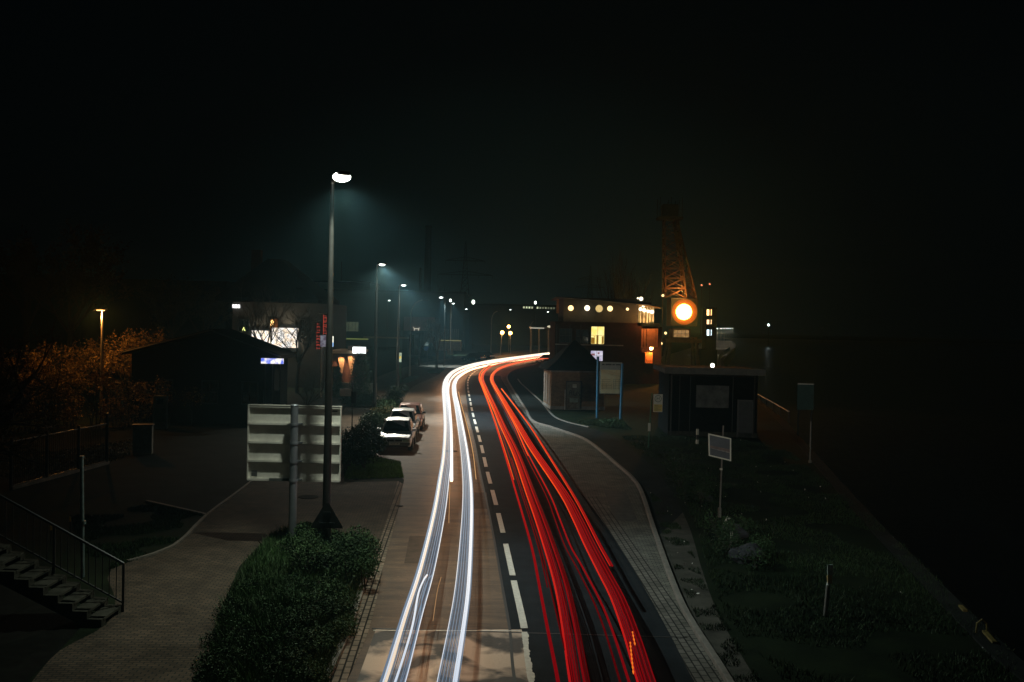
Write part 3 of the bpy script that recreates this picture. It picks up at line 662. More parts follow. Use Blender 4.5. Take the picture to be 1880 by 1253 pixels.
# orange lamp in the shrubbery on the left
p = S(188, 570, 58); t = empty('orange_street_lamp', 'short orange street lamp standing among the shrubs at far left', 'street lamp', (p.x, 58, 0))
b = MB(); b.tube([(0, 0, 0), (0, 0, p.z)], [.10, .06], n=10); b.build('pole', mat('pale pole', (.45, .43, .4), .5), t)
b = MB(); b.box((-.10, 0, p.z + .06), (.7, .3, .10)); ho = b.build('lamp_head', M['dark_metal'], t, bevel=.02)
b = MB(); b.box((-.1, 0, p.z - .01), (.4, .2, .04)); b.build('lens', emis('orange lens down', (1, .5, .15), 6), ho)
light('POINT', 'lamp_light', t, (-.12, -.12, p.z - .30), 620, (1, .38, .07), .08)

# ---- unseen lamp assumed on the bridge behind the camera: it lights the camera-facing signs
t = empty('bridge_lamp', 'street lamp on the bridge just behind the viewpoint', 'street lamp', (13.5, 1.0, 0))
b = MB(); b.tube([(0, 0, 0), (0, 0, 12.2)], [.14, .07], n=12); b.build('pole', M['pole_dark'], t)
b = MB(); b.box((-.3, 0, 12.3), (.8, .3, .1)); b.build('lamp_head', M['dark_metal'], t, bevel=.02)
light('SPOT', 'lamp_light', t, (-.35, 0, 12.15), 7500, (1.0, 0.97, 0.84), .12, spot=44, target=(-1.5, 56, 1), blend=0.7)

# ================================================================== ROAD SIGNS
# large direction sign seen from behind
PB = G(536, 1006); Yb = PB.y + .30
TL, TR, BR_, BL_ = S(457, 741, Yb), S(627, 749, Yb), S(623, 886, Yb), S(455, 877, Yb)
T = empty('direction_sign', 'large white road sign seen from behind on a thick grey post', 'road sign', PB)
ox = T.location.copy()
x0, x1 = (TL.x + BL_.x) / 2, (TR.x + BR_.x) / 2; zt_, zb_ = (TL.z + TR.z) / 2, (BL_.z + BR_.z) / 2; ht = (zt_ - zb_) / 4
for k_ in range(4):
    b = MB(); za = zt_ - ht * (k_ + 1); b.bb(x0 - ox.x, x1 - ox.x, Yb - ox.y + .02, Yb - ox.y + .05, za + .006, za + ht - .006)
    b.build('panel', M['alu'], T)
b = MB()
for k_ in range(5):
    z = zt_ - ht * k_
    b.bb(x0 - ox.x, x1 - ox.x, Yb - ox.y - .055, Yb - ox.y + .018, z - .012, z + .012)
    if 0 < k_: b.bb(x0 - ox.x, x1 - ox.x, Yb - ox.y - .060, Yb - ox.y - .050, z - .03, z + .03)
    if k_ < 4: b.bb(x0 - ox.x, x1 - ox.x, Yb - ox.y - .045, Yb - ox.y + .018, z - .065, z - .045)
b.build('rib', M['alu'], T)
b = MB()
for xx in (x0, x1): b = MB(); b.bb(xx - ox.x - .018, xx - ox.x + .018, Yb - ox.y - .05, Yb - ox.y + .055, zb_ - .01, zt_ + .01); b.build('edge_frame', M['alu'], T)
pt = S(541, 741, Yb - .28)
b = MB(); b.tube([(0, -.28 + Yb - ox.y, 0), (pt.x - ox.x, -.28 + Yb - ox.y, zt_ + .03)], [.112, .108], n=20); b.cyl((pt.x - ox.x, -.28 + Yb - ox.y, zt_ + .03), (pt.x - ox.x, -.28 + Yb - ox.y, zt_ + .06), .118, .10, n=20)
b.build('post', M['greypost'], T, smooth=False)
for k_ in (1, 2, 3, 4):
    b = MB(); z = zt_ - ht * k_ + .03; b.cyl((pt.x - ox.x, -.28 + Yb - ox.y, z - .03), (pt.x - ox.x, -.28 + Yb - ox.y, z + .03), .124, n=20)
    b.bb(pt.x - ox.x - .16, pt.x - ox.x + .2, -.18 + Yb - ox.y, -.06 + Yb - ox.y, z - .02, z + .02); b.build('clamp', M['greypost'], T)
b = MB(); b.bb(x0 - ox.x + .10, x0 - ox.x + .26, Yb - ox.y - .0, Yb - ox.y + .015, zb_ + .08, zb_ + .24); b.bb(x1 - ox.x - .25, x1 - ox.x - .1, Yb - ox.y - .0, Yb - ox.y + .015, zt_ - .16, zt_ - .12)
b.build('sticker', M['alu_d'], T)
b = MB(); b.bb(x0 - ox.x + .62, x1 - ox.x - 1.35, Yb - ox.y - .075, Yb - ox.y - .062, zb_ - .03, zb_ + .05); b.build('makers_plate', M['alu_d'], T)

# triangular warning sign seen from behind, clamped to the nearest lamp post
q = G(598, 1025); s_ = S(600, 970, q.y - .16); s2 = S(599, 925, q.y - .16)
T = empty('warning_sign', 'triangular warning sign seen from behind, clamped low on the nearest lamp post', 'road sign', (s_.x, s_.y, 0))
w = .43; tri = [(-w, s_.z), (w, s_.z), (w * .98, s_.z + .05), (.05, s2.z + .02), (-.05, s2.z + .02), (-w * .98, s_.z + .05)]
b = MB(); b.yprism(tri, -.015, .0); b.build('plate', M['black'], T)
b = MB(); b.bb(-.2, .2, -.04, -.016, s_.z + .12, s_.z + .16); b.bb(-.1, .1, -.04, -.016, s_.z + .4, s_.z + .44); b.build('bracket', M['dark_metal'], T)

# small signs beside the hedge
q = G(646, 797); T = empty('parking_sign', 'small pale sign board with a dark plate on a post behind the hedge', 'road sign', q)
b = MB(); b.cyl((0, 0, 0), (0, 0, 2.95), .035, n=8); b.build('post', M['pole_dark'], T)
a_, c_ = S(624, 714, q.y), S(646, 728, q.y); b = MB(); b.bb(a_.x - q.x, c_.x - q.x, -.01, .02, c_.z, a_.z); b.build('board', M['alu'], T)
a_, c_ = S(645, 719, q.y - .05), S(654, 741, q.y - .05); b = MB(); b.bb(a_.x - q.x, c_.x - q.x, -.07, -.04, c_.z, a_.z); b.build('plate', M['black'], T)

q = G(736, 703); T = empty('bus_stop_flag', 'lit yellow and white bus stop flag on a green post', 'bus stop sign', q)
b = MB(); b.cyl((.0, 0, 0), (0, 0, 3.0), .05, n=8); b.build('post', M['greenpost'], T)
a_, c_ = S(729.5, 648, q.y), S(737, 665, q.y)
b = MB(); b.bb(a_.x - q.x, c_.x - q.x, -.05, .05, c_.z, a_.z); fo = b.build('flag', emis('lit bus flag', (.42, .5, .36), 1.1), T)
b = MB(); b.bb(a_.x - q.x + .03, c_.x - q.x - .03, -.06, -.051, c_.z + .35, c_.z + .6); b.build('line_panel', emis('lit yellow', (.8, .55, .08), 1.0), fo)
b = MB(); cx = (a_.x + c_.x) / 2 - q.x; cz = a_.z - .22
for i in range(20):
    t0, t1 = i * math.pi / 10, (i + 1) * math.pi / 10; b.cyl((cx + .15 * math.cos(t0), -.06, cz + .15 * math.sin(t0)), (cx + .15 * math.cos(t1), -.06, cz + .15 * math.sin(t1)), .016, n=5)
b.build('ring', M['signgreen'], fo); text('H', .26, M['signgreen'], fo, (cx, -.065, cz))
b = MB(); b.bb(-.25, -.05, -.05, .05, .75, 2.0); b.build('timetable', M['greenpost'], T)

# bus stop sign on the right bank
q = G(1190, 822); T = empty('bus_stop_sign', 'bus stop sign with a green letter H on a green post on the right bank', 'bus stop sign', q)
tp = S(1197, 722, q.y)
b = MB(); b.tube([(0, 0, 0), (tp.x - q.x, 0, tp.z)], .035, n=10); b.build('post', M['greenpost'], T)
a_, c_ = S(1200, 724, q.y - .04), S(1216, 757, q.y - .04)
b = MB(); b.bb(a_.x - q.x, c_.x - q.x, -.05, -.025, c_.z, a_.z); fo = b.build('panel', M['signwhite'], T)
cx = (a_.x + c_.x) / 2 - q.x; cz = a_.z - .235; b = MB()
for i in range(24):
    t0, t1 = i * math.pi / 12, (i + 1) * math.pi / 12; b.cyl((cx + .17 * math.cos(t0), -.055, cz + .17 * math.sin(t0)), (cx + .17 * math.cos(t1), -.055, cz + .17 * math.sin(t1)), .015, n=5)
b.build('ring', M['signgreen'], fo); text('H', .25, M['signgreen'], fo, (cx, -.056, cz))
b = MB(); b.bb(a_.x - q.x + .02, c_.x - q.x - .02, -.058, -.051, c_.z + .03, c_.z + .40); yo = b.build('line_panel', M['signyellow'], fo)
b = MB()
for i in range(5): b.bb(a_.x - q.x + .04, c_.x - q.x - (.08 if i % 2 else .22), -.062, -.059, c_.z + .07 + i * .065, c_.z + .085 + i * .065)
b.build('print', M['signgreen'], yo)
a_, c_ = S(1190, 777, q.y - .06), S(1194, 792, q.y - .06); b = MB(); b.bb(a_.x - q.x, c_.x - q.x, -.08, -.05, c_.z, a_.z); b.build('timetable', M['signwhite'], T)

# framed picture board on a pole, hanging askew
q = G(1321, 950); T = empty('picture_sign', 'pale framed picture board hanging askew on a thin pole in the right verge', 'sign', q)
tp = S(1328, 782, q.y)
b = MB(); b.tube([(0, 0, 0), (tp.x - q.x, 0, tp.z)], [.028, .024], n=10); b.cyl((0, 0, 0), (0, 0, .32), .06, n=10); b.build('post', M['pole'], T)
cr_ = [S(1300, 796, q.y - .06), S(1342, 805, q.y - .06), S(1342, 847, q.y - .06), S(1301, 837, q.y - .06)]; cr_ = [c - q for c in cr_]
def qbox(b, A, B, C, D, y0, y1): b.add([(p.x, y0, p.z) for p in (A, B, C, D)] + [(p.x, y1, p.z) for p in (A, B, C, D)], [(0, 1, 2, 3), (7, 6, 5, 4), (0, 4, 5, 1), (1, 5, 6, 2), (2, 6, 7, 3), (3, 7, 4, 0)])
cc_ = sum(cr_, Vector()) / 4; inn = [cc_ + (c - cc_) * .89 for c in cr_]
b = MB()
for i in range(4): qbox(b, cr_[i], cr_[(i + 1) % 4], inn[(i + 1) % 4], inn[i], -.095, -.05)
b.build('frame', M['signwhite'], T)
pm = mat('picture sky', (.05, .06, .075), .5, var=.2, scale=3); b = MB(); qbox(b, *inn, -.08, -.055); po = b.build('picture', pm, T)
A, B, C, D = inn; L_ = lambda p, q_, t: p.lerp(q_, t)
b = MB(); qbox(b, L_(A, D, .52), L_(B, C, .50), L_(B, C, .64), L_(A, D, .63), -.084, -.081); b.build('dusk_band', mat('dusk band', (.17, .12, .11), .6, c2=(.09, .065, .06), scale=6), po)
b = MB(); qbox(b, L_(A, D, .64), L_(B, C, .64), L_(B, C, .68), L_(A, D, .66), -.086, -.082); b.build('surf_line', mat('surf', (.30, .28, .25), .6, c2=(.1, .1, .1), scale=14), po)
b = MB(); b.cyl((.01, 0, 1.6), (.01, 0, 1.66), .05, n=10); b.build('clamp', M['signwhite'], T)

# town map board on blue posts
q0, q1 = G(1096, 768), G(1139, 771)
T = empty('map_board', 'town map board held between two tall blue posts beside the brick hut', 'map board', (q0 + q1) / 2); q = (q0 + q1) / 2
for g_, tx_ in ((q0, S(1098, 655, q0.y)), (q1, S(1143, 668, q1.y))):
    b = MB(); b.tube([(g_.x - q.x, g_.y - q.y, 0), (tx_.x - q.x, g_.y - q.y, tx_.z)], .085, n=14); b.build('post', M['bluepost'], T)
yb = -.02; a_, c_ = S(1102, 665, q.y), S(1141, 724, q.y); X0, X1, Z0, Z1 = a_.x - q.x, c_.x - q.x, c_.z, a_.z
b = MB(); b.bb(X0, X1, yb, yb + .06, Z0, Z1); fo = b.build('panel', M['maptop'], T)
hgt = Z1 - Z0; W_ = X1 - X0
b = MB(); b.bb(X0 + .06, X1 - .06, yb - .006, yb - .002, Z0 + .04, Z0 + hgt * .76); mo = b.build('map', M['mapland'], fo)
rv = mat('map river', (.10, .14, .13), .5, var=.1); b = MB()
b.tube([(X0 + .08, yb - .008, Z0 + hgt * .70), (X0 + W_ * .35, yb - .008, Z0 + hgt * .66), (X0 + W_ * .6, yb - .008, Z0 + hgt * .60), (X1 - .1, yb - .008, Z0 + hgt * .56)], [.02, .03, .04, .05], n=6, flat=.1)
b.build('map_river', rv, mo); b = MB()
for i, z in enumerate((.16, .21, .26, .31, .38, .45)):
    b.bb(X0 + .08, X0 + W_ * (.48 if i % 2 else .52), yb - .011, yb - .007, Z0 + hgt * z, Z0 + hgt * z + .013); b.bb(X0 + W_ * .60, X1 - .1, yb - .011, yb - .007, Z0 + hgt * (z + .01), Z0 + hgt * (z + .01) + .013)
for x_ in (.12, .3, .52, .62, .7, .85): b.bb(X0 + W_ * x_, X0 + W_ * x_ + .015, yb - .014, yb - .0115, Z0 + hgt * .14, Z0 + hgt * (.33 if x_ in (.52, .3) else .45))
b.tube([(X0 + .08, yb - .013, Z0 + hgt * .74), (X0 + W_ * .3, yb - .013, Z0 + hgt * .75), (X0 + W_ * .5, yb - .013, Z0 + hgt * .68), (X1 - .15, yb - .013, Z0 + hgt * .64)], .012, n=4, flat=.2)
b.build('map_streets', mat('map lines', (.16, .12, .08), .6), mo)
b = MB()
for x_, w_ in ((.08, .12), (.24, .28), (.55, .12), (.72, .2)): b.bb(X0 + W_ * x_, X0 + W_ * (x_ + w_), yb - .006, yb - .002, Z1 - .20, Z1 - .12)
b.build('heading', M['plastic'], fo)

# delineator post on the bank, leaning, with reflectors
q = G(1515, 1131); tp = S(1523, 1036, q.y + .05); hh = tp.z
T = empty('marker_post', 'leaning pale marker post with an amber band standing alone on the right bank', 'marker post', q); lx = tp.x - q.x
b = MB(); b.tube([(0, 0, 0), (lx * .55, 0, hh * .6)], .045, n=10); b.build('post', M['pole'], T)
Ms = Matrix.Rotation(-.06, 3, 'Y')
b = MB(); b.box((lx * .98, -.01, hh * .90), (.125, .03, hh * .2), M=Ms); hp = b.build('number_plate', mat('mossy plate', (.45, .52, .45), .7, c2=(.18, .23, .21), scale=30), T)
b = MB(); b.box((lx * .86, -.015, hh * .715), (.105, .035, hh * .17), M=Ms); b.build('amber_band', mat('amber band', (.62, .44, .20), .6, var=.3, scale=20), T)
b = MB(); b.tube([(lx * .55, 0, hh * .58), (lx * .72, 0, hh * .66)], [.045, .04], n=8); b.build('socket', M['alu'], T)

# small bollards, stones and a fallen plate on the bank
q = G(1280, 817); T = empty('bollard', 'small white and dark banded bollard in the dark right meadow', 'bollard', q)
b = MB(); b.cyl((0, 0, 0), (0, 0, .9), .07, .065, n=10); b.build('post', M['black'], T)
b = MB(); b.cyl((0, 0, .55), (0, 0, .85), .075, n=10); b.cyl((0, 0, .05), (0, 0, .28), .078, n=10); b.build('band', M['signwhite'], T)
q = G(1333, 968); b = MB(); b.box((0, 0, .16), (.13, .08, .38), M=Matrix.Rotation(.45, 3, 'Y')); o = b.build('kilometre_stone', M['signwhite'], bevel=.02); o.location = q; tag(o, 'small tilted white stone at the foot of the picture board', 'stone')
q = G(1394 - 200 + 148, 1000); b = MB(); b.box((0, 0, .18), (.06, .05, .4), M=Matrix.Rotation(.1, 3, 'Y')); o = b.build('stake', M['signwhite']); o.location = q; tag(o, 'short pale stake between the dark boulders', 'stake')
def boulder(px, py, r, label, sz=.65):
    bm = bmesh.new(); bmesh.ops.create_icosphere(bm, subdivisions=3, radius=r)
    sd = random.random() * 50
    for v in bm.verts:
        v.co *= 1 + .35 * noise.noise(v.co / r * 1.3 + Vector((sd, 0, 0))); v.co.z *= sz
    me = bpy.data.meshes.new('boulder'); bm.to_mesh(me); bm.free(); me.materials.append(M['rock'])
    o = bpy.data.objects.new('boulder', me); COL.objects.link(o); o.location = G(px, py) + Vector((0, 0, r * .3)); tag(o, label, 'boulder', 'boulders on the right bank')
boulder(1370, 1030, .50, 'largest dark boulder of the row below the picture board'); boulder(1346, 985, .4, 'dark boulder just below the small white stone')
boulder(1290, 920, .35, 'dark boulder left of the picture board pole'); boulder(1262, 893, .35, 'low dark boulder farther up the bank beside the path')

# yellow marks and a mooring rail on the quay edge
for (xa, ya), (xb, yb2), lab in (((1807, 1165), (1826, 1186), 'long worn yellow strip on the quay edge at bottom right'), ((1763, 1118), (1772, 1127), 'short pale strip on the quay edge, the upper of the two')):
    A, B = G(xa, ya), G(xb, yb2); c = (A + B) / 2; b = MB(); b.box((0, 0, .065), ((B - A).length, .09, .05), math.atan2(B.y - A.y, B.x - A.x)); o = b.build('edge_marking', M['yellow_paint']); o.location = c; tag(o, lab, 'edge marking')
q = G(1802, 1166); b = MB(); b.tube([(-.12, 0, 0), (-.1, 0, .25), (0, 0, .33), (.1, 0, .25), (.12, 0, 0)], .022, n=8); o = b.build('mooring_ring', M['yellow_paint']); o.location = q; tag(o, 'small yellow mooring hoop on the quay edge at bottom right', 'mooring ring')
A, B = G(1386, 737), G(1448, 776); T = empty('quay_railing', 'pale thin handrail running down the quay beside the flat roofed hut', 'railing', A); b = MB(); d = B - A
b.tube([(0, 0, .75), tuple(d + Vector((0, 0, .75)))], .05, n=6); b.build('rail', M['alu'], T)
for i in range(6): b = MB(); p = d * (i / 5); b.cyl(p, p + Vector((0, 0, .75)), .03, n=6); b.build('post', M['pole_dark'], T)
q = G(1480, 800); T = empty('river_sign', 'dark green notice board standing at the waterside far right', 'sign', (q.x - 1.5, q.y, 0)); a_, c_ = S(1464, 706, q.y), S(1493, 753, q.y); o_x = T.location.x
b = MB(); b.bb(a_.x - o_x, c_.x - o_x, -.05, .05, c_.z, a_.z); b.build('board', mat('green board', (.02, .07, .06), .6), T)
b = MB(); b.bb(a_.x - o_x, c_.x - o_x, -.08, .08, a_.z, a_.z + .06); b.build('top_rail', M['alu'], T)
for xx in (a_.x - o_x + .1, c_.x - o_x - .1): b = MB(); b.cyl((xx, 0, -.2), (xx, 0, c_.z), .05, n=8); b.build('post', M['pole_dark'], T)
q = G(1487, 850); b = MB(); b.cyl((0, 0, 0), (0, 0, 2.0), .035, n=8); b.cyl((0, 0, 0), (0, 0, .12), .07, n=8); o = b.build('mooring_pole', M['pole']); o.location = q; tag(o, 'thin bare pole near the water on the right', 'pole')

# teal pole, railing, stairs, fence and cabinets on the left
q = G(152, 1060); tp = S(150, 841, q.y); b = MB(); b.tube([(0, 0, 0), (tp.x - q.x, 0, tp.z)], .045, n=10); b.cyl((tp.x - q.x, 0, tp.z), (tp.x - q.x, 0, tp.z + .05), .06, n=10); b.cyl((0, 0, 1.3), (0, 0, 1.38), .06, n=10)
o = b.build('metal_pole', mat('teal pole', (.14, .20, .20), .5, .3, var=.4, scale=8), smooth=False); o.location = q; tag(o, 'bare grey green pole standing beside the foot of the stairs', 'pole')

T = empty('staircase', 'concrete staircase climbing left from the brick footpath up towards the bridge', 'stairs', G(186, 1152)); base = T.location.copy()
nst = 16; run, rise = .30, .158; sw = 0.85
poly = []
for i in range(nst): poly += [(-i * run, i * rise), (-i * run, (i + 1) * rise)]
poly += [(-nst * run, nst * rise), (-nst * run, nst * rise - .35), (-.35, -.0)]
b = MB(); b.yprism(poly, 0, .22); b.build('stringer', M['stair'], T)
for i in range(nst):
    b = MB(); b.box((-i * run - .17, sw / 2 + .08, (i + 1) * rise - .03), (.36, sw, .06)); b.build('step', M['stair'], T, bevel=.01)
b = MB(); b.yprism(poly, sw, sw + .2); b.build('stringer', M['stair'], T)
T = empty('stair_railing', 'dark steel railing of upright bars along the near side of the stairs', 'railing', base + Vector((0, 1.05, 0)))
top = [(-i * run + .02, 0, i * rise + 1.05) for i in range(nst + 1)]; bot = [(x, y, z - .85) for x, y, z in top]
b = MB(); b.tube(top, .032, n=8); b.tube(bot, .02, n=6); b.build('rail', M['dark_metal'], T)
b = MB()
for i in range(nst * 2 + 1):
    x = -i * run / 2 + .02; z = i * rise / 2; b.cyl((x, 0, z + .18), (x, 0, z + 1.03), .011, n=5)
b.build('bars', M['dark_metal'], T)
for i in (0, 5, 10, 15): b = MB(); b.cyl((-i * run + .02, 0, i * rise - .05), (-i * run + .02, 0, i * rise + 1.06), .03, n=6); b.build('post', M['dark_metal'], T)

A, B = G(196, 853), G(20, 900); A = Vector(A); B = Vector(B); d = B - A
T = empty('metal_fence', 'tall fence of thin upright bars in front of the orange lit shrubs', 'fence', A); L = d.length; an = math.atan2(d.y, d.x)
T.rotation_euler = (0, 0, an)
b = MB(); b.cyl((0, 0, .15), (L, 0, .15), .025, n=6); b.cyl((0, 0, 1.75), (L, 0, 1.75), .03, n=6); b.build('rail', M['pole_dark'], T)
b = MB()
for i in range(int(L / .13)): b.cyl((i * .13, 0, .15), (i * .13, 0, 1.8), .012, n=5)
b.build('bars', M['pole_dark'], T)
for i in range(4): b = MB(); b.cyl((L * i / 3, 0, 0), (L * i / 3, 0, 2.2 if i == 0 else 1.9), .06, n=8); b.build('post', M['dark_metal'], T)
b = MB(); b.bb(-.1, L, -.08, .08, 0, .12); b.build('plinth', M['concrete'], T)

q = G(262, 834); T = empty('utility_cabinet', 'squat grey utility cabinet smeared with graffiti at the edge of the dark lot', 'cabinet', q, R(12))
b = MB(); b.bb(-.42, .42, -.2, .25, 0, 1.32); b.build('body', mat('cabinet grey', (.20, .21, .17), .7, var=.3, scale=4), T, bevel=.02)
b = MB(); b.bb(-.46, .46, -.24, .29, 1.32, 1.38); b.build('lid', M['alu_d'], T, bevel=.01)
for s_ in (-.2, .2): b = MB(); b.bb(s_ - .19, s_ + .19, -.215, -.203, .08, 1.26); b.build('door', mat('cabinet door', (.13, .19, .17), .6, var=.3, scale=4), T)
b = MB(); b.tube([(-.28, -.22, .9), (-.2, -.22, 1.1), (-.12, -.22, .8), (-.02, -.22, 1.08), (.1, -.22, .75), (.2, -.22, 1.0)], .014, n=4, flat=.3); b.build('graffiti', M['black'], T)
q = G(294, 788); T = empty('ticket_machine', 'tall pale parking ticket machine at the back of the dark lot', 'ticket machine', q, R(5))
b = MB(); b.bb(-.38, .38, -.12, .16, 0, 1.88); b.build('body', mat('machine grey', (.16, .20, .19), .5, var=.1), T, bevel=.03)
b = MB(); b.bb(-.2, .2, -.135, -.122, 1.42, 1.74); b.build('screen', M['glass'], T); b = MB(); b.bb(-.33, .33, -.135, -.122, .4, 1.2); b.build('front_panel', mat('machine panel', (.08, .15, .14), .5), T)
b = MB(); [b.bb(-.3, .3, -.145, -.136, .12 + i * .07, .14 + i * .07) for i in range(4)]; b.build('grille', M['alu_d'], T)
for px, py, lab in ((94, 972, 'small amber reflector stake left of the teal pole'), (129, 955, 'second amber reflector stake, nearer the teal pole')):
    q = G(px, py + 28); T = empty('reflector_stake', lab, 'stake', q, 0, 'amber reflector stakes'); b = MB(); b.cyl((0, 0, 0), (0, 0, .5), .018, n=6); b.build('stake', M['dark_metal'], T); b = MB(); b.box((0, -.02, .47), (.05, .015, .14)); b.build('reflector', mat('amber reflector', (.7, .42, .10), .3), T)

# ================================================================== CARS
def car(name, label, loc, rz, paint, group, plate='AU W 180', tall=0.0, L=4.0):
    T = empty(name, label, 'car', loc, rz, group)
    st = [(0.0, .70, .30, .60), (.05, .77, .26, .70), (.25, .81, .24, .755), (.6, .83, .24, .80), (1.0, .84, .24, .86), (1.8, .85, .24, .90), (2.8, .85, .24, .91), (L - .45, .84, .24, .93), (L - .1, .80, .26, .90), (L, .74, .34, .78)]
    v, f = [], []
    for y, w, zb, zt in st:
        zm = (zb + zt) / 2
        ring = [(-w * .93, zb), (-w, zm - .03), (-w, zm + .06), (-w * .955, zt - .035), (-w * .88, zt), (0, zt + .035), (w * .88, zt), (w * .955, zt - .035), (w, zm + .06), (w, zm - .03), (w * .93, zb)]
        v += [(x, y, z) for x, z in ring]
    n = 11
    for i in range(len(st) - 1):
        for j in range(n - 1): f.append((i * n + j, i * n + j + 1, (i + 1) * n + j + 1, (i + 1) * n + j))
        f.append((i * n + n - 1, i * n, (i + 1) * n, (i + 1) * n + n - 1))
    f.append(tuple(range(n))); f.append(tuple(range((len(st) - 1) * n, len(st) * n))[::-1])
    B = MB(); B.v = v; B.f = f; B.build('body', paint, T, smooth=False, bevel=.012)
    zr = 1.40 + tall
    c = [(-.76, .98, .87), (.76, .98, .87), (.58, 1.62, zr - .02), (-.58, 1.62, zr - .02), (.60, 2.0, zr + .01), (-.60, 2.0, zr + .01), (.59, L - .85, zr - .01), (-.59, L - .85, zr - .01), (.74, L - .18, .90), (-.74, L - .18, .90), (0, 1.62, zr + .02), (0, 2.0, zr + .05), (0, L - .85, zr + .02)]
    F_ = [(0, 1, 2, 10, 3), (3, 10, 11, 5), (10, 2, 4, 11), (5, 11, 12, 7), (11, 4, 6, 12), (7, 12, 6, 8, 9), (1, 8, 6, 4, 2), (0, 3, 5, 7, 9), (0, 9, 8, 1)]
    B = MB(); B.v = c; B.f = F_; cab = B.build('cabin', paint, T, bevel=.035)
    def pane(nm, P, out=.012, par=T, m_=None):
        P = [Vector(p) for p in P]; nrm = (P[1] - P[0]).cross(P[2] - P[0]).normalized(); ce = sum(P, Vector()) / len(P)
        if nrm.dot(ce - Vector((0, 2.2, 1.0))) < 0: nrm = -nrm
        b = MB(); k = len(P); b.add([p + nrm * out for p in P] + [p - nrm * .01 for p in P], [tuple(range(k)), tuple(range(k, 2 * k))[::-1]] + [(i, (i + 1) % k, k + (i + 1) % k, k + i) for i in range(k)])
        return b.build(nm, m_ or M['glass'], par)
    lp = lambda a, b, t: Vector(a).lerp(Vector(b), t)
    a, b_, cc, d = c[0], c[1], c[2], c[3]
    pane('windscreen', [lp(lp(a, d, .08), lp(b_, cc, .08), .05), lp(lp(a, d, .08), lp(b_, cc, .08), .95), lp(lp(a, d, .90), lp(b_, cc, .90), .93), lp(lp(a, d, .90), lp(b_, cc, .90), .07)])
    a, b_, cc, d = c[9], c[8], c[6], c[7]
    pane('rear_window', [lp(lp(a, d, .15), lp(b_, cc, .15), .08), lp(lp(a, d, .15), lp(b_, cc, .15), .92), lp(lp(a, d, .88), lp(b_, cc, .88), .9), lp(lp(a, d, .88), lp(b_, cc, .88), .1)])
    for s in (-1, 1):
        xb, xt = s * .755, s * .60
        q_ = lambda y, z: Vector((xb + (xt - xb) * (z - .88) / (zr - .88), y, z))
        pane('side_window', [q_(1.22, .95), q_(1.98, .95), q_(1.98, zr - .08), q_(1.70, zr - .08)], .014)
        pane('side_window', [q_(2.08, .95), q_(L - .75, .95), q_(L - 1.05, zr - .08), q_(2.08, zr - .08)], .014)
        for wy in (.76, L - .82):
            B = MB(); B.cyl((s * .66, wy, .30), (s * .845, wy, .30), .345, n=20); B.build('wheel_arch', M['black'], T)
            B = MB(); B.cyl((s * .64, wy, .29), (s * .858, wy, .29), .29, n=22); w_ = B.build('wheel', M['tyre'], T)
            B = MB(); B.cyl((s * .84, wy, .29), (s * .866, wy, .29), .19, n=16)
            for k_ in range(6): B.box((s * .868, wy + .10 * math.cos(k_ * 1.047), .29 + .10 * math.sin(k_ * 1.047)), (.01, .03, .03))
            B.build('rim', M['rim'], w_)
        B = MB(); B.box((s * .88, 1.28, .96), (.20, .10, .12)); B.build('mirror', paint if paint is not M['red_paint'] else M['plastic'], T, bevel=.02)
        B = MB(); B.box((s * .845, 1.95, .78), (.03, .12, .03)); B.box((s * .845, 2.75, .78), (.03, .12, .03)); B.build('door_handle', M['plastic'], T)
        B = MB(); B.box((s * .852, 2.2, .50), (.02, 2.1, .07)); B.build('side_moulding', M['plastic'], T)
        B = MB(); B.box((s * .56, -.005, .565), (.34, .05, .13)); h_ = B.build('headlight', M['chrome'], T, bevel=.015)
        B = MB(); B.box((s * .62, L + .0, .68), (.22, .04, .2)); B.build('tail_light', mat('tail lens', (.35, .02, .02), .3), T)
    B = MB(); B.box((0, -.006, .56), (.74, .045, .10)); g_ = B.build('grille', M['plastic'], T)
    B = MB(); B.cyl((0, -.035, .565), (0, -.028, .565), .045, n=14); B.build('badge', M['rim'], g_)
    B = MB(); B.box((0, -.03, .40), (1.50, .14, .15)); bu = B.build('bumper', M['alu_d'] if paint is not M['black_paint'] else M['plastic'], T, bevel=.03)
    B = MB(); B.box((0, -.112, .42), (.52, .012, .11)); pl_ = B.build('plate', M['plate'], bu)
    if plate: text(plate, .09, M['black'], pl_, (0, -.12, .42), ext=.001)
    B = MB(); B.box((0, -.02, .27), (1.3, .08, .09)); B.build('air_dam', M['plastic'], T)
    B = MB(); B.box((0, L + .02, .45), (1.5, .12, .2)); B.build('rear_bumper', M['plastic'], T, bevel=.03)
    B = MB(); B.tube([(-.55, 1.02, .905), (-.1, 1.10, .965)], .01, n=4); B.tube([(.05, 1.02, .905), (.5, 1.10, .965)], .01, n=4); B.build('wiper', M['black'], T)
    return T
car('parked_car', 'silver parked hatchback, the front one of three beside the hedge', (-5.62, 47.2, 0.005), R(2.8), M['silver'], 'cars parked along the hedge')
car('parked_car', 'white parked car, the middle one of three, with a clear dark windscreen', (-5.88, 51.9, 0.005), R(3), M['white_paint'], 'cars parked along the hedge', plate=None, tall=.06)
car('parked_car', 'reddish parked car at the back of the three beside the hedge', (-5.98, 56.6, 0.005), R(3), M['red_paint'], 'cars parked along the hedge', plate=None)
q = G(991, 668); car('parked_car', 'black parked car beyond the brick hut where the road bends right', (q.x, q.y, 0.005), R(-38), M['black_paint'], 'dark cars parked at the bend', plate=None)
car('parked_car', 'black car parked behind the other one beyond the brick hut', (q.x + 2.9, q.y + 4.5, 0.005), R(-42), M['black_paint'], 'dark cars parked at the bend', plate=None)
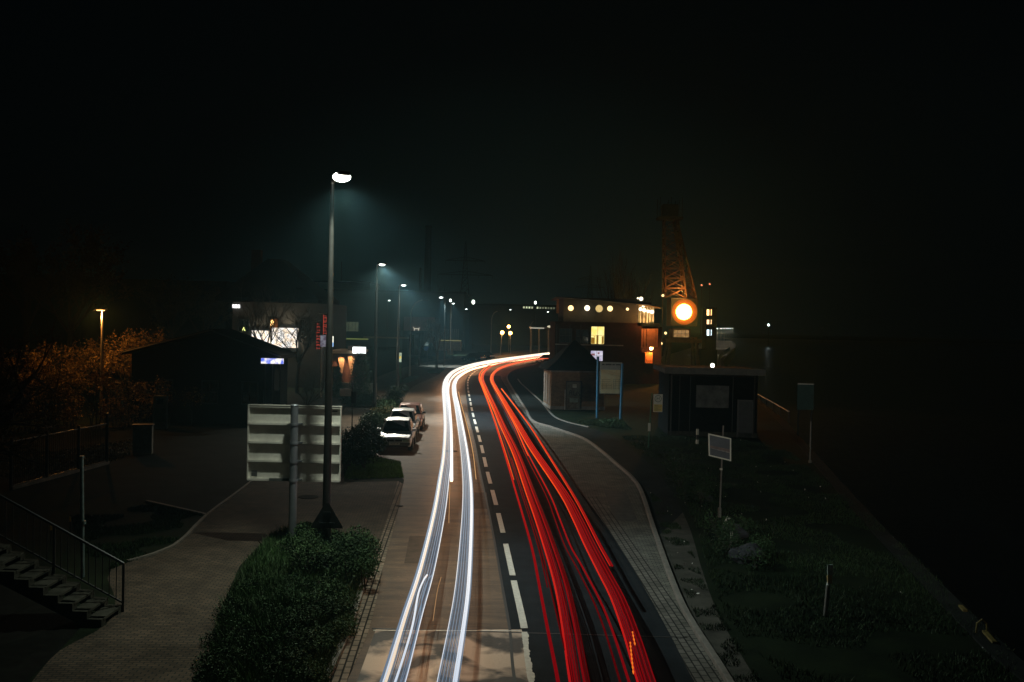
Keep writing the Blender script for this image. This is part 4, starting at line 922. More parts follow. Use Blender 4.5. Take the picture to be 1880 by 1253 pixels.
q = G(866, 661); car('parked_car', 'black car parked behind the white streaks, left of the orange lanterns', (q.x, q.y + 3, 0.005), R(-120), M['black_paint'], 'dark cars parked at the bend', plate=None)
q = G(850, 664); car('parked_car', 'leftmost dark car half hidden behind the white streaks at the bend', (q.x, q.y + 3, 0.005), R(-125), M['black_paint'], 'dark cars parked at the bend', plate=None)

# ================================================================== BUILDINGS
def win(parent, x0, x1, z0, z1, y, glass, frame, fw=.07, bars=(1, 1), name='window', d=.06):
    """window in a wall whose face is the plane y (outside towards -y): frame proud, pane behind it, bars between"""
    b = MB()
    b.bb(x0, x1, y - d, y + .02, z0, z0 + fw); b.bb(x0, x1, y - d, y + .02, z1 - fw, z1)
    b.bb(x0, x0 + fw, y - d, y + .02, z0 + fw, z1 - fw); b.bb(x1 - fw, x1, y - d, y + .02, z0 + fw, z1 - fw)
    for i in range(1, bars[0] + 1): xx = x0 + (x1 - x0) * i / (bars[0] + 1); b.bb(xx - fw * .3, xx + fw * .3, y - d * .8, y - .012, z0 + fw, z1 - fw)
    for i in range(1, bars[1] + 1): zz = z0 + (z1 - z0) * i / (bars[1] + 1); b.bb(x0 + fw, x1 - fw, y - d * .7, y - .013, zz - fw * .3, zz + fw * .3)
    f = b.build(name, frame, parent)
    b = MB(); b.bb(x0 + fw, x1 - fw, y - .010, y + .015, z0 + fw, z1 - fw); b.build('pane', glass, f)
    return f

# ---- brick hut with pyramid roof
A = G(1011, 752); T = empty('brick_hut', 'small square brick hut with a tented tile roof and a graffiti marked door', 'hut', A, R(6))
w, d, h = 4.1, 4.1, 2.95
b = MB(); b.bb(0, w, 0, d, 0, h); b.build('wall', M['brickwall'], T)
b = MB(); b.bb(-.03, w + .03, -.03, d + .03, 0, .25); b.build('plinth', M['concrete'], T)
b = MB(); ov = .42
def sq(k, z): c = w / 2; s_ = (w / 2 + ov) * k; return [(c - s_, c - s_, z), (c + s_, c - s_, z), (c + s_, c + s_, z), (c - s_, c + s_, z)]
lv = [sq(1, h + .0), sq(.97, h + .10), sq(.62, h + .75), sq(.35, h + 1.5), sq(.03, h + 2.25)]
for r_ in lv: b.v += r_
for i in range(len(lv) - 1):
    for j in range(4): b.f.append((i * 4 + j, i * 4 + (j + 1) % 4, i * 4 + 4 + (j + 1) % 4, i * 4 + 4 + j))
b.f += [(3, 2, 1, 0), tuple(range(len(lv) * 4 - 4, len(lv) * 4))]; b.build('roof', M['rooftile'], T)
b = MB(); b.bb(1.12, 2.32, -.05, .01, .05, 2.15); fr = b.build('door_frame', M['plastic'], T)
b = MB(); b.bb(1.18, 2.26, -.065, -.051, .08, 2.08); do = b.build('door', mat('stained door', (.20, .19, .15), .8, c2=(.09, .07, .05), scale=4), T)
b = MB(); b.bb(1.62, 1.92, -.08, -.066, 1.66, 1.90); b.build('notice', M['signwhite'], do)
b = MB(); [b.bb(1.66 + .09 * i, 1.71 + .09 * i, -.086, -.081, 1.80, 1.86) for i in range(3)]; b.bb(1.66, 1.88, -.086, -.081, 1.73, 1.75); b.build('notice_print', M['yellow_paint'], do)
b = MB(); b.bb(1.42, 2.05, -.078, -.066, .55, .86); b.build('vent_panel', mat('pale green panel', (.25, .31, .26), .7), do)
text('RUS', .52, M['black'], do, (1.78, -.075, 1.22), rot=(R(90), R(8), 0), name='graffiti', sx=1.0)
b = MB(); b.tube([(1.3, -.075, 1.0), (1.6, -.075, .92), (2.0, -.075, .96), (2.25, -.075, .86)], .025, n=4, flat=.2); b.build('graffiti', M['black'], do)
b = MB(); b.tube([(.18, -.012, 1.45), (.3, -.012, 1.65), (.42, -.012, 1.4), (.5, -.012, 1.62), (.62, -.012, 1.45), (.8, -.012, 1.6), (.9, -.012, 1.42)], .02, n=4, flat=.2)
b.tube([(.15, -.012, 1.35), (.9, -.012, 1.3)], .02, n=4, flat=.2); b.tube([(2.9, -.012, 1.4), (3.1, -.012, 1.62), (3.2, -.012, 1.38), (3.5, -.012, 1.58)], .02, n=4, flat=.2); b.build('graffiti', M['black'], T)
b = MB(); b.cyl((1.06, -.05, .0), (1.06, -.05, 1.5), .025, n=6); b.build('downpipe', M['alu'], T)
pw = mat('pale panel', (.30, .24, .19), .8, c2=(.16, .12, .09), scale=3)
for y0 in (.5, 1.9, 3.1): b = MB(); b.bb(-.03, -.002, y0, y0 + .8, .35, 2.6); b.build('side_shutter', pw, T)
b = MB(); b.bb(-.05, w + .05, -.05, d + .05, h - .14, h - .02); b.build('cornice', M['concrete'], T)

# ---- flat roofed hut on the right bank
A = G(1226, 800); T = empty('flat_roofed_hut', 'low dark flat roofed hut with a pale roof edge in front of the crane', 'hut', A, R(-2)); a1 = S(1388, 790, A.y)
w = a1.x - A.x
b = MB(); b.bb(0, w, 0, 5, 0, 3.7); b.build('wall', M['darkwall'], T)
b = MB(); b.bb(-.35, w + .3, -.5, 5.4, 3.7, 3.95); b.build('roof', M['roofdark'], T)
b = MB(); b.bb(-.35, w + .3, -.53, -.502, 3.66, 4.05); b.build('fascia', mat('dim fascia', (.10, .10, .085), .7, var=.3), T)
b = MB(); b.bb(1.6, 3.5, -.04, 0, 1.7, 3.0); b.build('poster', mat('poster', (.13, .14, .13), .7, c2=(.03, .03, .03), scale=1.5), T)
b = MB(); b.bb(4.1, 4.9, -.03, .0, .05, 2.1); b.build('door', M['plastic'], T)
b = MB(); b.bb(4.0, 4.1, -.06, .0, 0, 2.2); b.bb(4.9, 5.0, -.06, .0, 0, 2.2); b.bb(4.1, 4.9, -.06, .0, 2.1, 2.2); b.build('door_frame', M['pole_dark'], T)
for i in [i for i in range(1, int(w / .62)) if not (1.4 < i * .62 < 3.6 or 3.9 < i * .62 < 5.1)]: b = MB(); b.bb(i * .62, i * .62 + .03, -.015, .0, .3, 3.65); b.build('cladding_joint', M['plastic'], T)
b = MB(); b.bb(-.03, w + .03, -.03, -.0, 0, .28); b.build('plinth', M['stair'], T)
b = MB(); b.cyl((.15, -.07, 0), (.15, -.07, 3.66), .04, n=8); b.cyl((w - .2, -.07, 0), (w - .2, -.07, 3.66), .04, n=8); b.cyl((.15, -.07, 3.60), (w - .2, -.07, 3.60), .05, n=8); b.build('gutter', M['pole_dark'], T)
p = S(1306, 670, A.y + 1.5); b = MB(); b.sphere((p.x - A.x, 1.5, 4.12), .12, 10, 6); b.build('roof_lamp', emis('roof lamp', (1, .95, .75), 14), T)

# ---- large brick building with lit upper storey
Y0 = 106.0; A = S(1017, 700, Y0); A.z = 0
T = empty('harbour_building', 'tall red brick building with a lit top storey and round window beside the bend', 'building', A); ax = A.x
def L_(px, py, Y=Y0): p = S(px, py, Y); return p.x - ax, p.z
xr, _ = L_(1178, 600); _, zb0 = L_(1100, 592); _, zt0 = L_(1100, 556)
b = MB(); b.bb(0, xr, 0, 14, 0, zb0); b.build('wall', M['redbrick'], T)
b = MB(); b.bb(.9, xr - .3, .6, 13, zb0, zt0 + .5); up = b.build('upper_storey', mat('render upper', (.07, .06, .045), .9, var=.2), T)
rx0, rz0 = L_(1019, 546); rx1, rz1 = L_(1140, 558); b = MB()
b.yprism([(rx0, rz0 - .02), (rx0 + .2, rz0 + .05), (xr + .8, rz1 + .15), (xr + .8, rz1 - .12)], -1.6, 14); rf = b.build('roof', M['black'], T)
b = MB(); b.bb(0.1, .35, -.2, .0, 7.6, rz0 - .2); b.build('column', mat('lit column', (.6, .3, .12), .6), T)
wl_ = emis('warm bulb', (1.0, .66, .28), 2.6); ww = emis('neutral bulb', (1.0, .86, .62), 2.6)
for px, py, mt, cn, en in ((1048, 566, wl_, (1, .68, .28), 6), (1078, 566, ww, (1, .85, .55), 6), (1120, 567, wl_, (1, .62, .22), 5), (1152, 568, wl_, (1, .6, .25), 5)):
    x, z = L_(px, py, Y0 - .2); r_ = .30 if px < 1130 else .16; b = MB(); b.cyl((x, .55, z), (x, -.05, z), .07, n=8); f = b.build('flood_lamp', M['dark_metal'], T)
    b = MB(); b.sphere((x, -.2, z), r_, 12, 8); b.build('bulb', mt, f, smooth=True); light('POINT', 'flood_light', T, (x, -.3, z - .35), en, cn, .1)
x, z = L_(1100, 567, Y0 + .5); b = MB(); b.cyl((x, .50, z), (x, .60, z), .42, n=32); f = b.build('round_window', emis('round window light', (.85, .60, .22), .95), T)
b = MB(); [b.cyl((x + .43 * math.cos(t), .49, z + .43 * math.sin(t)), (x + .43 * math.cos(t + .22), .49, z + .43 * math.sin(t + .22)), .035, n=5) for t in [i * .2094 for i in range(30)]]; b.build('window_ring', M['plastic'], f)
x0, z1 = L_(1085, 599); x1, z0 = L_(1109.5, 633)
ye = emis('yellow room', (1.0, .74, .17), 1.3, c2=(1.0, .84, .34), scale=1.1)
f = win(T, x0, x1, z0, z1, 0, ye, M['plastic'], .05, (1, 1))
b = MB(); b.bb(x0 + .06, x0 + .45, -.025, -.012, z0 + .07, z0 + .75); b.bb(x1 - .3, x1 - .08, -.025, -.012, z0 + .07, z0 + .9); b.sphere((x0 + .42, -.03, z0 + .85), .05, 8, 6); b.bb(x0 + .62, x0 + .85, -.025, -.012, z0 + .06, z0 + 1.0)
b.build('room_contents', emis('room contents', (.55, .28, .03), .55), f)
x0, z1 = L_(1084, 643.5); x1, z0 = L_(1107, 664)
bw = emis('cool room', (.75, .72, .85), .95, c2=(.45, .42, .6), scale=1.4); f = win(T, x0, x1, z0, z1, 0, bw, M['plastic'], .05, (1, 1))
b = MB(); b.bb(x0 + .1, x0 + .5, -.025, -.012, z1 - .55, z1 - .35); b.bb(x0 + .8, x0 + 1.0, -.025, -.012, z1 - .4, z1 - .2); b.build('shop_display', emis('display', (.5, .18, .2), .5), f)
for (pa, pb, qa, qb) in ((1027, 603, 1050, 630), (1057, 605, 1080, 632)): x0, z1 = L_(pa, pb); x1, z0 = L_(qa, qb); win(T, x0, x1, z0, z1, 0, M['glass'], M['plastic'], .06, (1, 1))
b = MB(); x0, z0 = L_(1020, 632); b.bb(.05, 7.5, -.08, .0, z0 - .08, z0 + .04); b.build('string_course', M['concrete'], T)
for px in (1022, 1046, 1066): x, z = L_(px, 600); b = MB(); b.bb(x, x + .06, -.05, 0, 1.5, zb0 - .3); b.build('pilaster', M['plastic'], T)
# glazed corner with orange lit pillars
xc0, zc1 = L_(1174, 562); xc1, zc0 = L_(1202, 592)
b = MB(); b.bb(xc0, xc1, .6, 7, zc0, zc1); b.build('glazed_corner', emis('glazed corner room', (.55, .26, .06), .55, c2=(1, .62, .2), scale=1.6), T)
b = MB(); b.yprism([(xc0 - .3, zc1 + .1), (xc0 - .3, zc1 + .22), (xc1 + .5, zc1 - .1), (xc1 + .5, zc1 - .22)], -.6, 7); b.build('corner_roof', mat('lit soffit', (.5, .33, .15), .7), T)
for px, py, r_ in ((1176, 568, .20), (1183, 570, .22), (1181, 562, .16), (1190, 572, .18), (1197, 573, .22), (1177, 549, .22), (1171, 548, .1)):
    x, z = L_(px, py, Y0 - .3); b = MB(); b.sphere((x, -.3, z), r_, 10, 6); b.build('corner_lamp', ww, T, smooth=True)
for px in (1177, 1183, 1189, 1194, 1200): x, z = L_(px, 590); b = MB(); b.bb(x - .03, x + .03, .35, .45, zc0 - .2, zc1); b.build('mullion', M['alu'], T)
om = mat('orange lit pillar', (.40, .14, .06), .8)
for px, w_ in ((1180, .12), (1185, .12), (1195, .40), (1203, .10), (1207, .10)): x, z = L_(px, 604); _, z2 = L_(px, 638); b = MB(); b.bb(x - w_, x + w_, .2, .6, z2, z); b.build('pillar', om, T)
b = MB(); b.bb(xc0 - .2, xc1 + .6, .0, 7, zc0 - .45, zc0 - .1); b.build('balcony', M['darkwall'], T)
b = MB(); b.bb(xr + .002, xc1 + 1.0, 1.4, 12, 0, zc0 - .47); b.build('rear_wing', M['redbrick'], T)
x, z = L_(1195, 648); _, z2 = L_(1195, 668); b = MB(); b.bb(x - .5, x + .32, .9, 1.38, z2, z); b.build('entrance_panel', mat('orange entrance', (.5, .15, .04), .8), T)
x, z = L_(1197, 640); b = MB(); b.sphere((x, .55, z), .20, 10, 8); b.build('entrance_lamp', emis('entrance bulb', (1, .6, .2), 25), T, smooth=True)
light('POINT', 'entrance_light', T, (x, .4, z - .35), 160, (1, .42, .10), .1)
light('POINT', 'corner_light', T, ((xc0 + xc1) / 2, -.9, zc0 + .2), 260, (1, .48, .14), .2)
for px, py in ((1210, 609), (1214, 642 - 11), (1217, 543), (1222, 612)):
    p = S(px, py, Y0 + 14); T2 = empty('wall_light', {1210: 'tiny warm lamp right of the glazed corner, the highest near the pillars', 1214: 'tiny warm lamp lower right of the orange pillars', 1217: 'small warm lamp left of the crane lamp, high up', 1222: 'tiny warm lamp between the pillars and the crane cabin'}[px], 'lamp', (p.x, p.y, 0), 0, 'small warm lamps by the crane')
    b = MB(); b.cyl((0, 0, 0), (0, 0, p.z), .05, n=6); b.build('pole', M['pole_dark'], T2); b = MB(); b.sphere((0, 0, p.z), .16, 8, 6); b.build('bulb', wl_, T2, smooth=True)

# ---- crane on its pier, with the big orange lamp
Yc = 124.0; A = S(1250, 700, Yc); A.z = 0; T = empty('harbour_crane', 'rusty lattice harbour crane with a leaning boom and dark top platform', 'crane', A)
def C_(px, py, Y=Yc): p = S(px, py, Y); return Vector((p.x - A.x, Y - Yc, p.z))
def lattice(b, P0, P1, w0, w1, n, r, dep=None, rungs=True):
    P0, P1 = Vector(P0), Vector(P1); prev = None
    for i in range(n + 1):
        t = i / n; c = P0.lerp(P1, t); w_ = w0 + (w1 - w0) * t; dd = w_ if dep is None else dep * w_ / w0
        cur = [c + Vector((sx_ * w_ / 2, sy_ * dd / 2, 0)) for sx_, sy_ in ((-1, -1), (1, -1), (1, 1), (-1, 1))]
        if prev:
            for j in range(4):
                b.cyl(prev[j], cur[j], r, n=4, caps=False); k_ = (j + 1) % 4
                b.cyl(prev[j], cur[k_], r * .6, n=4, caps=False); b.cyl(prev[k_], cur[j], r * .6, n=4, caps=False)
                if rungs: b.cyl(cur[j], cur[k_], r * .6, n=4, caps=False)
        prev = cur
b = MB(); lattice(b, C_(1238, 548), C_(1231, 402), 2.6, 1.7, 8, .10); b.build('mast', M['crane'], T)
b = MB(); lattice(b, C_(1268, 548, Yc), C_(1240, 408, Yc), 1.3, .6, 9, .08); b.build('back_stay', M['crane'], T)
b = MB(); c0 = C_(1229, 402); b.box(c0, (3.1, 2.6, .3)); b.build('platform', M['steel_far'], T)
b = MB(); b.box(c0 + Vector((.0, 0, 1.0)), (1.9, 1.8, 1.5)); b.build('machine_house', M['steel_far'], T)
b = MB(); [b.cyl(c0 + Vector((x_, y_, 0)), c0 + Vector((x_, y_, 2.6)), .05, n=4) for x_ in (-1.4, 0, 1.4) for y_ in (-1.2, 1.2)]; b.cyl(c0 + Vector((-1.4, -1.2, 1.1)), c0 + Vector((1.4, -1.2, 1.1)), .04, n=4); b.build('platform_railing', M['steel_far'], T)
b = MB(); b.tube([C_(1226, 372), C_(1228, 390)], .06, n=4); b.tube([C_(1240, 370), C_(1238, 390)], .06, n=4); b.build('mast_head', M['steel_far'], T)
c1, c2_ = C_(1228, 548), C_(1276, 600); b = MB(); b.bb(c1.x, c2_.x, -1.6, 1.6, c2_.z, c1.z); b.build('slewing_house', M['black'], T, bevel=.05)
c3, c4 = C_(1231, 602), C_(1263, 622); b = MB(); b.bb(c3.x, c4.x, -1.5, 1.5, c4.z, c3.z - .1); cb = b.build('cabin', M['crane'], T)
win(cb, c3.x + .1, c4.x - .1, c4.z + .1, c3.z - .2, -1.5, emis('cabin light', (.5, .26, .09), .55, c2=(.8, .45, .18), scale=2), M['plastic'], .08, (3, 1), name='cabin_window')
b = MB(); 
for xx in (c1.x - .3, c2_.x + .3):
    for yy in (-2, 2): b.cyl((xx, yy, 0), (xx * .8, yy * .6, c4.z + .2), .28, .2, n=6)
b.bb(c1.x - .5, c2_.x + .5, -2.2, 2.2, c4.z - .5, c4.z - .05); b.build('portal_legs', M['crane'], T)
pl_ = S(1256, 573, Yc - 3.2) ; lx_, lz_ = pl_.x - A.x, pl_.z
b = MB(); b.cyl((lx_, -1.6, lz_), (lx_, -2.9, lz_), .10, n=8); b.cyl((lx_, -2.75, lz_), (lx_, -3.0, lz_), .5, 1.15, n=32, caps=False); b.cyl((lx_, -3.0, lz_), (lx_, -3.45, lz_), 1.15, 1.6, n=32, caps=False); fl = b.build('floodlight', mat('orange halo reflector', (.24, .065, .010), .9), T)  # wide dish added round the lamp, its orange colour imitates the halo
b = MB(); b.sphere((lx_, -3.05, lz_), 1.0, 24, 14, (1, .5, 1)); b.build('flood_lens', emis('crane flood lens', (1.0, .50, .09), 14), fl, smooth=True)
light('SPOT', 'flood_light', T, (lx_, -4.5, lz_), 6500, (1, .36, .05), .6, spot=135, target=(lx_ - 15, -120, lz_ - 22), blend=.5)
light('POINT', 'mast_light', T, (lx_ - .3, -2.2, lz_ + 2.6), 600, (1, .40, .08), .3)  # added fill without a fixture, brings out the mast in orange
b = MB(); b.bb(-3.0, 4.2, -3.5, 6, -.0, 1.2); o = b.build('pier_block', M['darkwall']); o.location = A; tag(o, 'dark block the crane stands on behind the flat roofed hut', 'pier')
A2 = S(1286, 650, 150); b = MB(); b.bb(-.0, 2.6, 0, 6, 0, S(1280, 642, 150).z); o = b.build('harbour_shed', M['darkwall']); o.location = (A2.x, 150, 0); tag(o, 'small dark shed between the crane and the quay lamps', 'shed')
for px, py in ((1288, 524), (1303, 522)):
    p = S(px, py, 320); T2 = empty('mast_light', 'tiny %s red light on a thin mast right of the crane' % ('left' if px == 1288 else 'right'), 'mast light', (p.x, 320, 0), 0, 'mast lights'); b = MB(); b.cyl((0, 0, 0), (0, 0, p.z), .12, .05, n=6); b.build('mast', M['steel_far'], T2); b = MB(); b.sphere((0, 0, p.z), .22, 8, 6); b.build('beacon', emis('beacon', (1, .25, .12), 4), T2)

# lit stair tower
T = empty('stair_tower', 'slim tower with three lit window strips right of the crane lamp', 'building', (S(1307, 600, 150).x, 150, 0)); tx_ = T.location.x
zt_ = S(1305, 565, 150).z; b = MB(); b.bb(-.9, .75, .1, 3, 0, zt_); b.build('wall', M['darkwall'], T)
for (ya, yb2, mt) in ((568, 580, wl_ and emis('tower light warm', (1, .55, .2), 4)), (587, 596, emis('tower light amber', (1, .6, .3), 2.6)), (605, 617, emis('tower light cool', (.75, .95, 1), 2.2))):
    for xa, xb in ((1297.5, 1302.5), (1305, 1307)):
        a_, c_ = S(xa, ya, 150), S(xb, yb2, 150); win(T, a_.x - tx_, c_.x - tx_, c_.z, a_.z, .1, mt, M['plastic'], .04, (0, 1))

# ---- quay promenade with its row of lamps and the glitter beside it
pe_r = [p for p in QE if 150 < p.y < 560]; prom = cat(QE[7:13], 6)
inn_ = offset(prom, -13.0)
sheet('promenade', prom + inn_[::-1], .03, mat('promenade slabs', (.30, .27, .22), .8, var=.2, scale=.3))
b = MB(); strip(prom, offset(prom, -.5), .03, .35, b); o = b.build('quay_curb', M['kerb']); tag(o, 'pale curb along the curved edge of the lit promenade', 'curb')
pp = [Vector((S(px, 600, Y).x, Y, 0)) for px, Y in ((1308, 222), (1292, 262), (1317, 300), (1324, 345), (1330, 395), (1334.5, 450), (1338, 500), (1341, 550), (1345, 595))]
nm = ['first', 'second', 'third', 'fourth', 'fifth', 'sixth', 'seventh', 'eighth', 'ninth', 'tenth', 'eleventh', 'twelfth']
for i, p in enumerate(pp):
    T = empty('quay_lamp', ('tallest and nearest quay lamp, its pole rising from the lit promenade', 'leftmost quay lamp, close beside the stair tower')[i] if i < 2 else '%s quay lamp of the receding row, counted from the stair tower' % nm[i], 'street lamp', p, 0, 'lamps along the quay')
    b = MB(); b.cyl((0, 0, 0), (0, 0, 6.0), .075, .06, n=6); b.build('pole', mat('pale quay pole', (.22, .19, .16), .5) if i == 0 else bpy.data.materials['pale quay pole'], T)
    b = MB(); b.sphere((0, 0, 6.1), .17, 8, 6, (1.5, 1, .6)); b.build('lens', LENS_FAR, T, smooth=True)
    if i != 1: light('SPOT', 'lamp_light', T, (.6, -.6, 5.8), 1000, (1, .93, .78), .1, spot=130, target=(1.5, -.6, 0))
pg = resample(offset(prom, -.9), 2.2)[4:60]
T = empty('promenade_railing', 'thin railing of upright posts along the lit promenade', 'railing', pg[0]); b = MB()
for p in pg: b.cyl(p - pg[0], p - pg[0] + Vector((0, 0, 1.05)), .04, n=4)
b.tube([p - pg[0] + Vector((0, 0, 1.05)) for p in pg], .03, n=4); b.build('rail', M['pole_dark'], T)
for px, py, Y, lab, s_ in ((1411, 597, 480, 'bright bluish lamp alone over the dark water right of the quay row', .5), (1510, 603, 620, 'very faint lamp farthest right over the dark water', .16)):
    p = S(px, py, Y); T = empty('shore_lamp', lab, 'lamp', (p.x, Y, -2.2)); b = MB(); b.cyl((0, 0, 0), (0, 0, p.z + 2.2), .15, .1, n=6); b.build('pole', M['steel_far'], T); b = MB(); b.sphere((0, 0, p.z + 2.2), s_, 8, 6); b.build('lens', emis('shore lamp', (.8, 1, .95), 9 if s_ > .3 else 1.5), T, smooth=True)

# ---- house with lit shop wall at the left
Yh = 90.0; A = S(425, 700, Yh); A.z = 0; T = empty('corner_house', 'pale two storey house with a big dark hipped roof and a glaring lit wall', 'house', A); ax = A.x
w = S(602, 600, Yh).x - ax; ze = S(500, 556, Yh).z
b = MB(); b.bb(0, w, 0, 10, 0, ze); b.build('wall', M['render'], T)
x0, x1 = S(398, 560, Yh).x - ax, S(582, 560, Yh).x - ax; r0_, r1_ = S(474, 471, Yh).x - ax, S(500, 471, Yh).x - ax; zr = S(487, 471, Yh).z; ze2 = S(500, 548, Yh).z; xm0, zm0 = S(442, 497, Yh).x - ax, S(442, 499, Yh).z
b = MB(); b.add([(x0, -.6, ze2 - .35), (x1 + .2, -.6, ze2 - .35), (x1 + .2, 10.6, ze2 - .35), (x0, 10.6, ze2 - .35), (x0, -.6, ze2), (x1 + .2, -.6, ze2), (x1 + .2, 10.6, ze2), (x0, 10.6, ze2), (r0_, 3.5, zr), (r1_, 3.5, zr), (r1_, 6.5, zr), (r0_, 6.5, zr)], [(3, 2, 1, 0), (0, 1, 5, 4), (1, 2, 6, 5), (2, 3, 7, 6), (3, 0, 4, 7), (4, 5, 9, 8), (5, 6, 10, 9), (6, 7, 11, 10), (7, 4, 8, 11), (8, 9, 10, 11)])
rf = b.build('roof', M['rooftile'], T); p = S(470, 459, Yh + 4); b = MB(); b.bb(p.x - ax - .45, p.x - ax + .45, 4, 4.8, zr - 2.2, p.z); b.build('chimney', M['black'], rf)
for px in (440, 548): a_ = S(px - 6, 528, Yh); c_ = S(px + 6, 541, Yh); b = MB(); b.bb(a_.x - ax, c_.x - ax, .4, 2.2, c_.z, a_.z); dm = b.build('dormer', M['darkwall'], rf); b = MB(); b.bb(a_.x - ax + .1, c_.x - ax - .1, .37, .4, c_.z + .1, a_.z - .1); b.build('pane', M['glass'], dm)
def HW(pa, pb, qa, qb, g_, bars=(1, 0)): a_, c_ = S(pa, pb, Yh), S(qa, qb, Yh); return win(T, a_.x - ax, c_.x - ax, c_.z, a_.z, 0, g_, M['plastic'], .06, bars)
HW(438, 586, 458, 610, M['glass']); HW(495, 585, 511, 609, emis('orange room', (.55, .16, .03), .45), (0, 0)); HW(551, 586, 567, 610, M['glass'])
p = S(500, 594, Yh); b = MB(); b.sphere((p.x - ax, -.08, p.z), .16, 10, 8, (1, .3, 1.9)); b.build('window_lamp', emis('window lamp', (1, .6, .2), 5), T)
p = S(448, 604, Yh); b = MB(); [b.cyl((p.x - ax + s_ * .12, -.09, p.z - .2), (p.x - ax, -.09, p.z + .15), .035, n=5) for s_ in (-1, 1)]; b.build('window_star', emis('yellow star', (.9, 1, .3), 1.6), T)
a_, c_ = S(428, 559.5, Yh), S(441, 566, Yh); b = MB(); b.bb(a_.x - ax, c_.x - ax, -.25, -.1, c_.z, a_.z); b.build('white_sign', emis('white box sign', (1, 1, 1), 2.5), T)
for (xa, ya, xb, yb2, nm_) in ((464, 607, 496, 637, 'left'), (501, 602, 547, 639, 'right')):
    a_, c_ = S(xa, ya, Yh), S(xb, yb2, Yh); b = MB(); b.bb(a_.x - ax, c_.x - ax, -.30, -.05, c_.z, a_.z); f = b.build('lit_sign', emis('glaring sign', (1, .80, .58), 1.4, c2=(1, .97, .93), scale=2.5), T)
    b = MB(); z = (a_.z + c_.z) / 2
    for i in range(4): xx = a_.x - ax + (c_.x - a_.x) * (.2 + i * .18); b.tube([(xx, -.31, z - .15), (xx + .08, -.31, z + .17), (xx + .16, -.31, z - .12), (xx + .24, -.31, z + .05)], .022, n=4, flat=.3)
    b.build('sign_writing', mat('sign strokes', (.12, .05, .05), .6), f)
for px, py, en in ((474, 613, 190), (530, 608, 240), (500, 630, 160), (543, 624, 130), (512, 612, 120), (484, 624, 90)):
    p = S(px, py, Yh); light('POINT', 'sign_light', T, (p.x - ax, -.42, p.z), en, (1, .80, .56), .12)
a_, c_ = S(480, 658, 57.4), S(520, 668.5, 57.4)
Tn = empty('neon_sign', 'blue and white lit strip sign glowing under the dark roof edge', 'shop sign', ((a_.x + c_.x) / 2, 57.4, 0)); nx = (a_.x + c_.x) / 2
b = MB(); b.bb(a_.x - nx, c_.x - nx, -.1, .1, c_.z, a_.z); b.build('light_box', emis('blue sign', (.10, .16, .75), 1.3, c2=(.9, .85, .8), scale=3.2), Tn)
b = MB(); [b.cyl((x_, .15, 0), (x_, .15, a_.z), .05, n=6) for x_ in (a_.x - nx + .2, c_.x - nx - .2)]; b.build('post', M['dark_metal'], Tn)

for (xa, ya, yb2, Yq, lab) in ((585, 592, 642, 84, 'left of two hanging banners with red letters beside the near lamp post'), (597, 578, 614, 82, 'right and higher of two hanging banners with red letters')):
    p, c_ = S(xa, ya, Yq), S(xa, yb2, Yq); T2 = empty('hanging_banner', lab, 'banner', (p.x, Yq, 0), 0, 'banners with red letters'); wd = .30
    b = MB(); b.bb(-wd, wd, -.03, .03, c_.z, p.z); bo = b.build('cloth', M['plastic'], T2)
    b = MB(); n_l = 9; rd = emis('red letter', (.55, .06, .035), .55)
    for i in range(n_l):
        z = p.z - (i + .6) * (p.z - c_.z) / n_l; b.bb(-.15, -.09, -.045, -.032, z - .09, z + .09)
        if i % 2: b.bb(-.09, .12, -.045, -.032, z + .04, z + .09)
        b.bb(-.09, .10, -.045, -.032, z - .02, z + .02)
        if i % 3: b.bb(.09, .14, -.045, -.032, z - .09, z + .05)
    b.build('red_letters', rd, bo)
    b = MB(); b.cyl((-.55, .05, p.z + .08), (.45, .05, p.z + .14), .04, n=6); b.cyl((.40, .05, 0), (.40, .05, p.z + .14), .05, n=6); b.build('post', M['pole'], T2)
T2 = empty('advertising_panel', 'pale lit advertising panel left of the near lamp post', 'sign', (S(595, 640, 80).x, 80, 0)); a_, c_ = S(588.5, 616, 80), S(598, 637, 80); tx_ = T2.location.x
b = MB(); b.bb(a_.x - tx_, c_.x - tx_, -.06, .06, c_.z, a_.z); b.build('panel', emis('dim panel', (.30, .30, .36), .6, c2=(.12, .08, .12), scale=2.5), T2); b = MB(); b.cyl((-.2, 0, 0), (-.2, 0, c_.z), .06, n=6); b.build('post', M['alu'], T2)
T2 = empty('light_box', 'narrow bright light box just right of the near lamp post', 'sign', (S(607, 640, 80).x, 80, 0)); a_, c_ = S(605, 617.5, 80), S(611.5, 637, 80); tx_ = T2.location.x
b = MB(); b.bb(a_.x - tx_, c_.x - tx_, -.08, .08, c_.z + .35, a_.z); b.build('upper_face', emis('light box white', (1, .97, .8), 2.2), T2); b = MB(); b.bb(a_.x - tx_, c_.x - tx_, -.08, .08, c_.z, c_.z + .34); b.build('lower_face', emis('light box blue', (.30, .55, 1), 1.8), T2); b = MB(); b.cyl((0, 0, 0), (0, 0, c_.z), .06, n=6); b.build('post', M['alu'], T2)

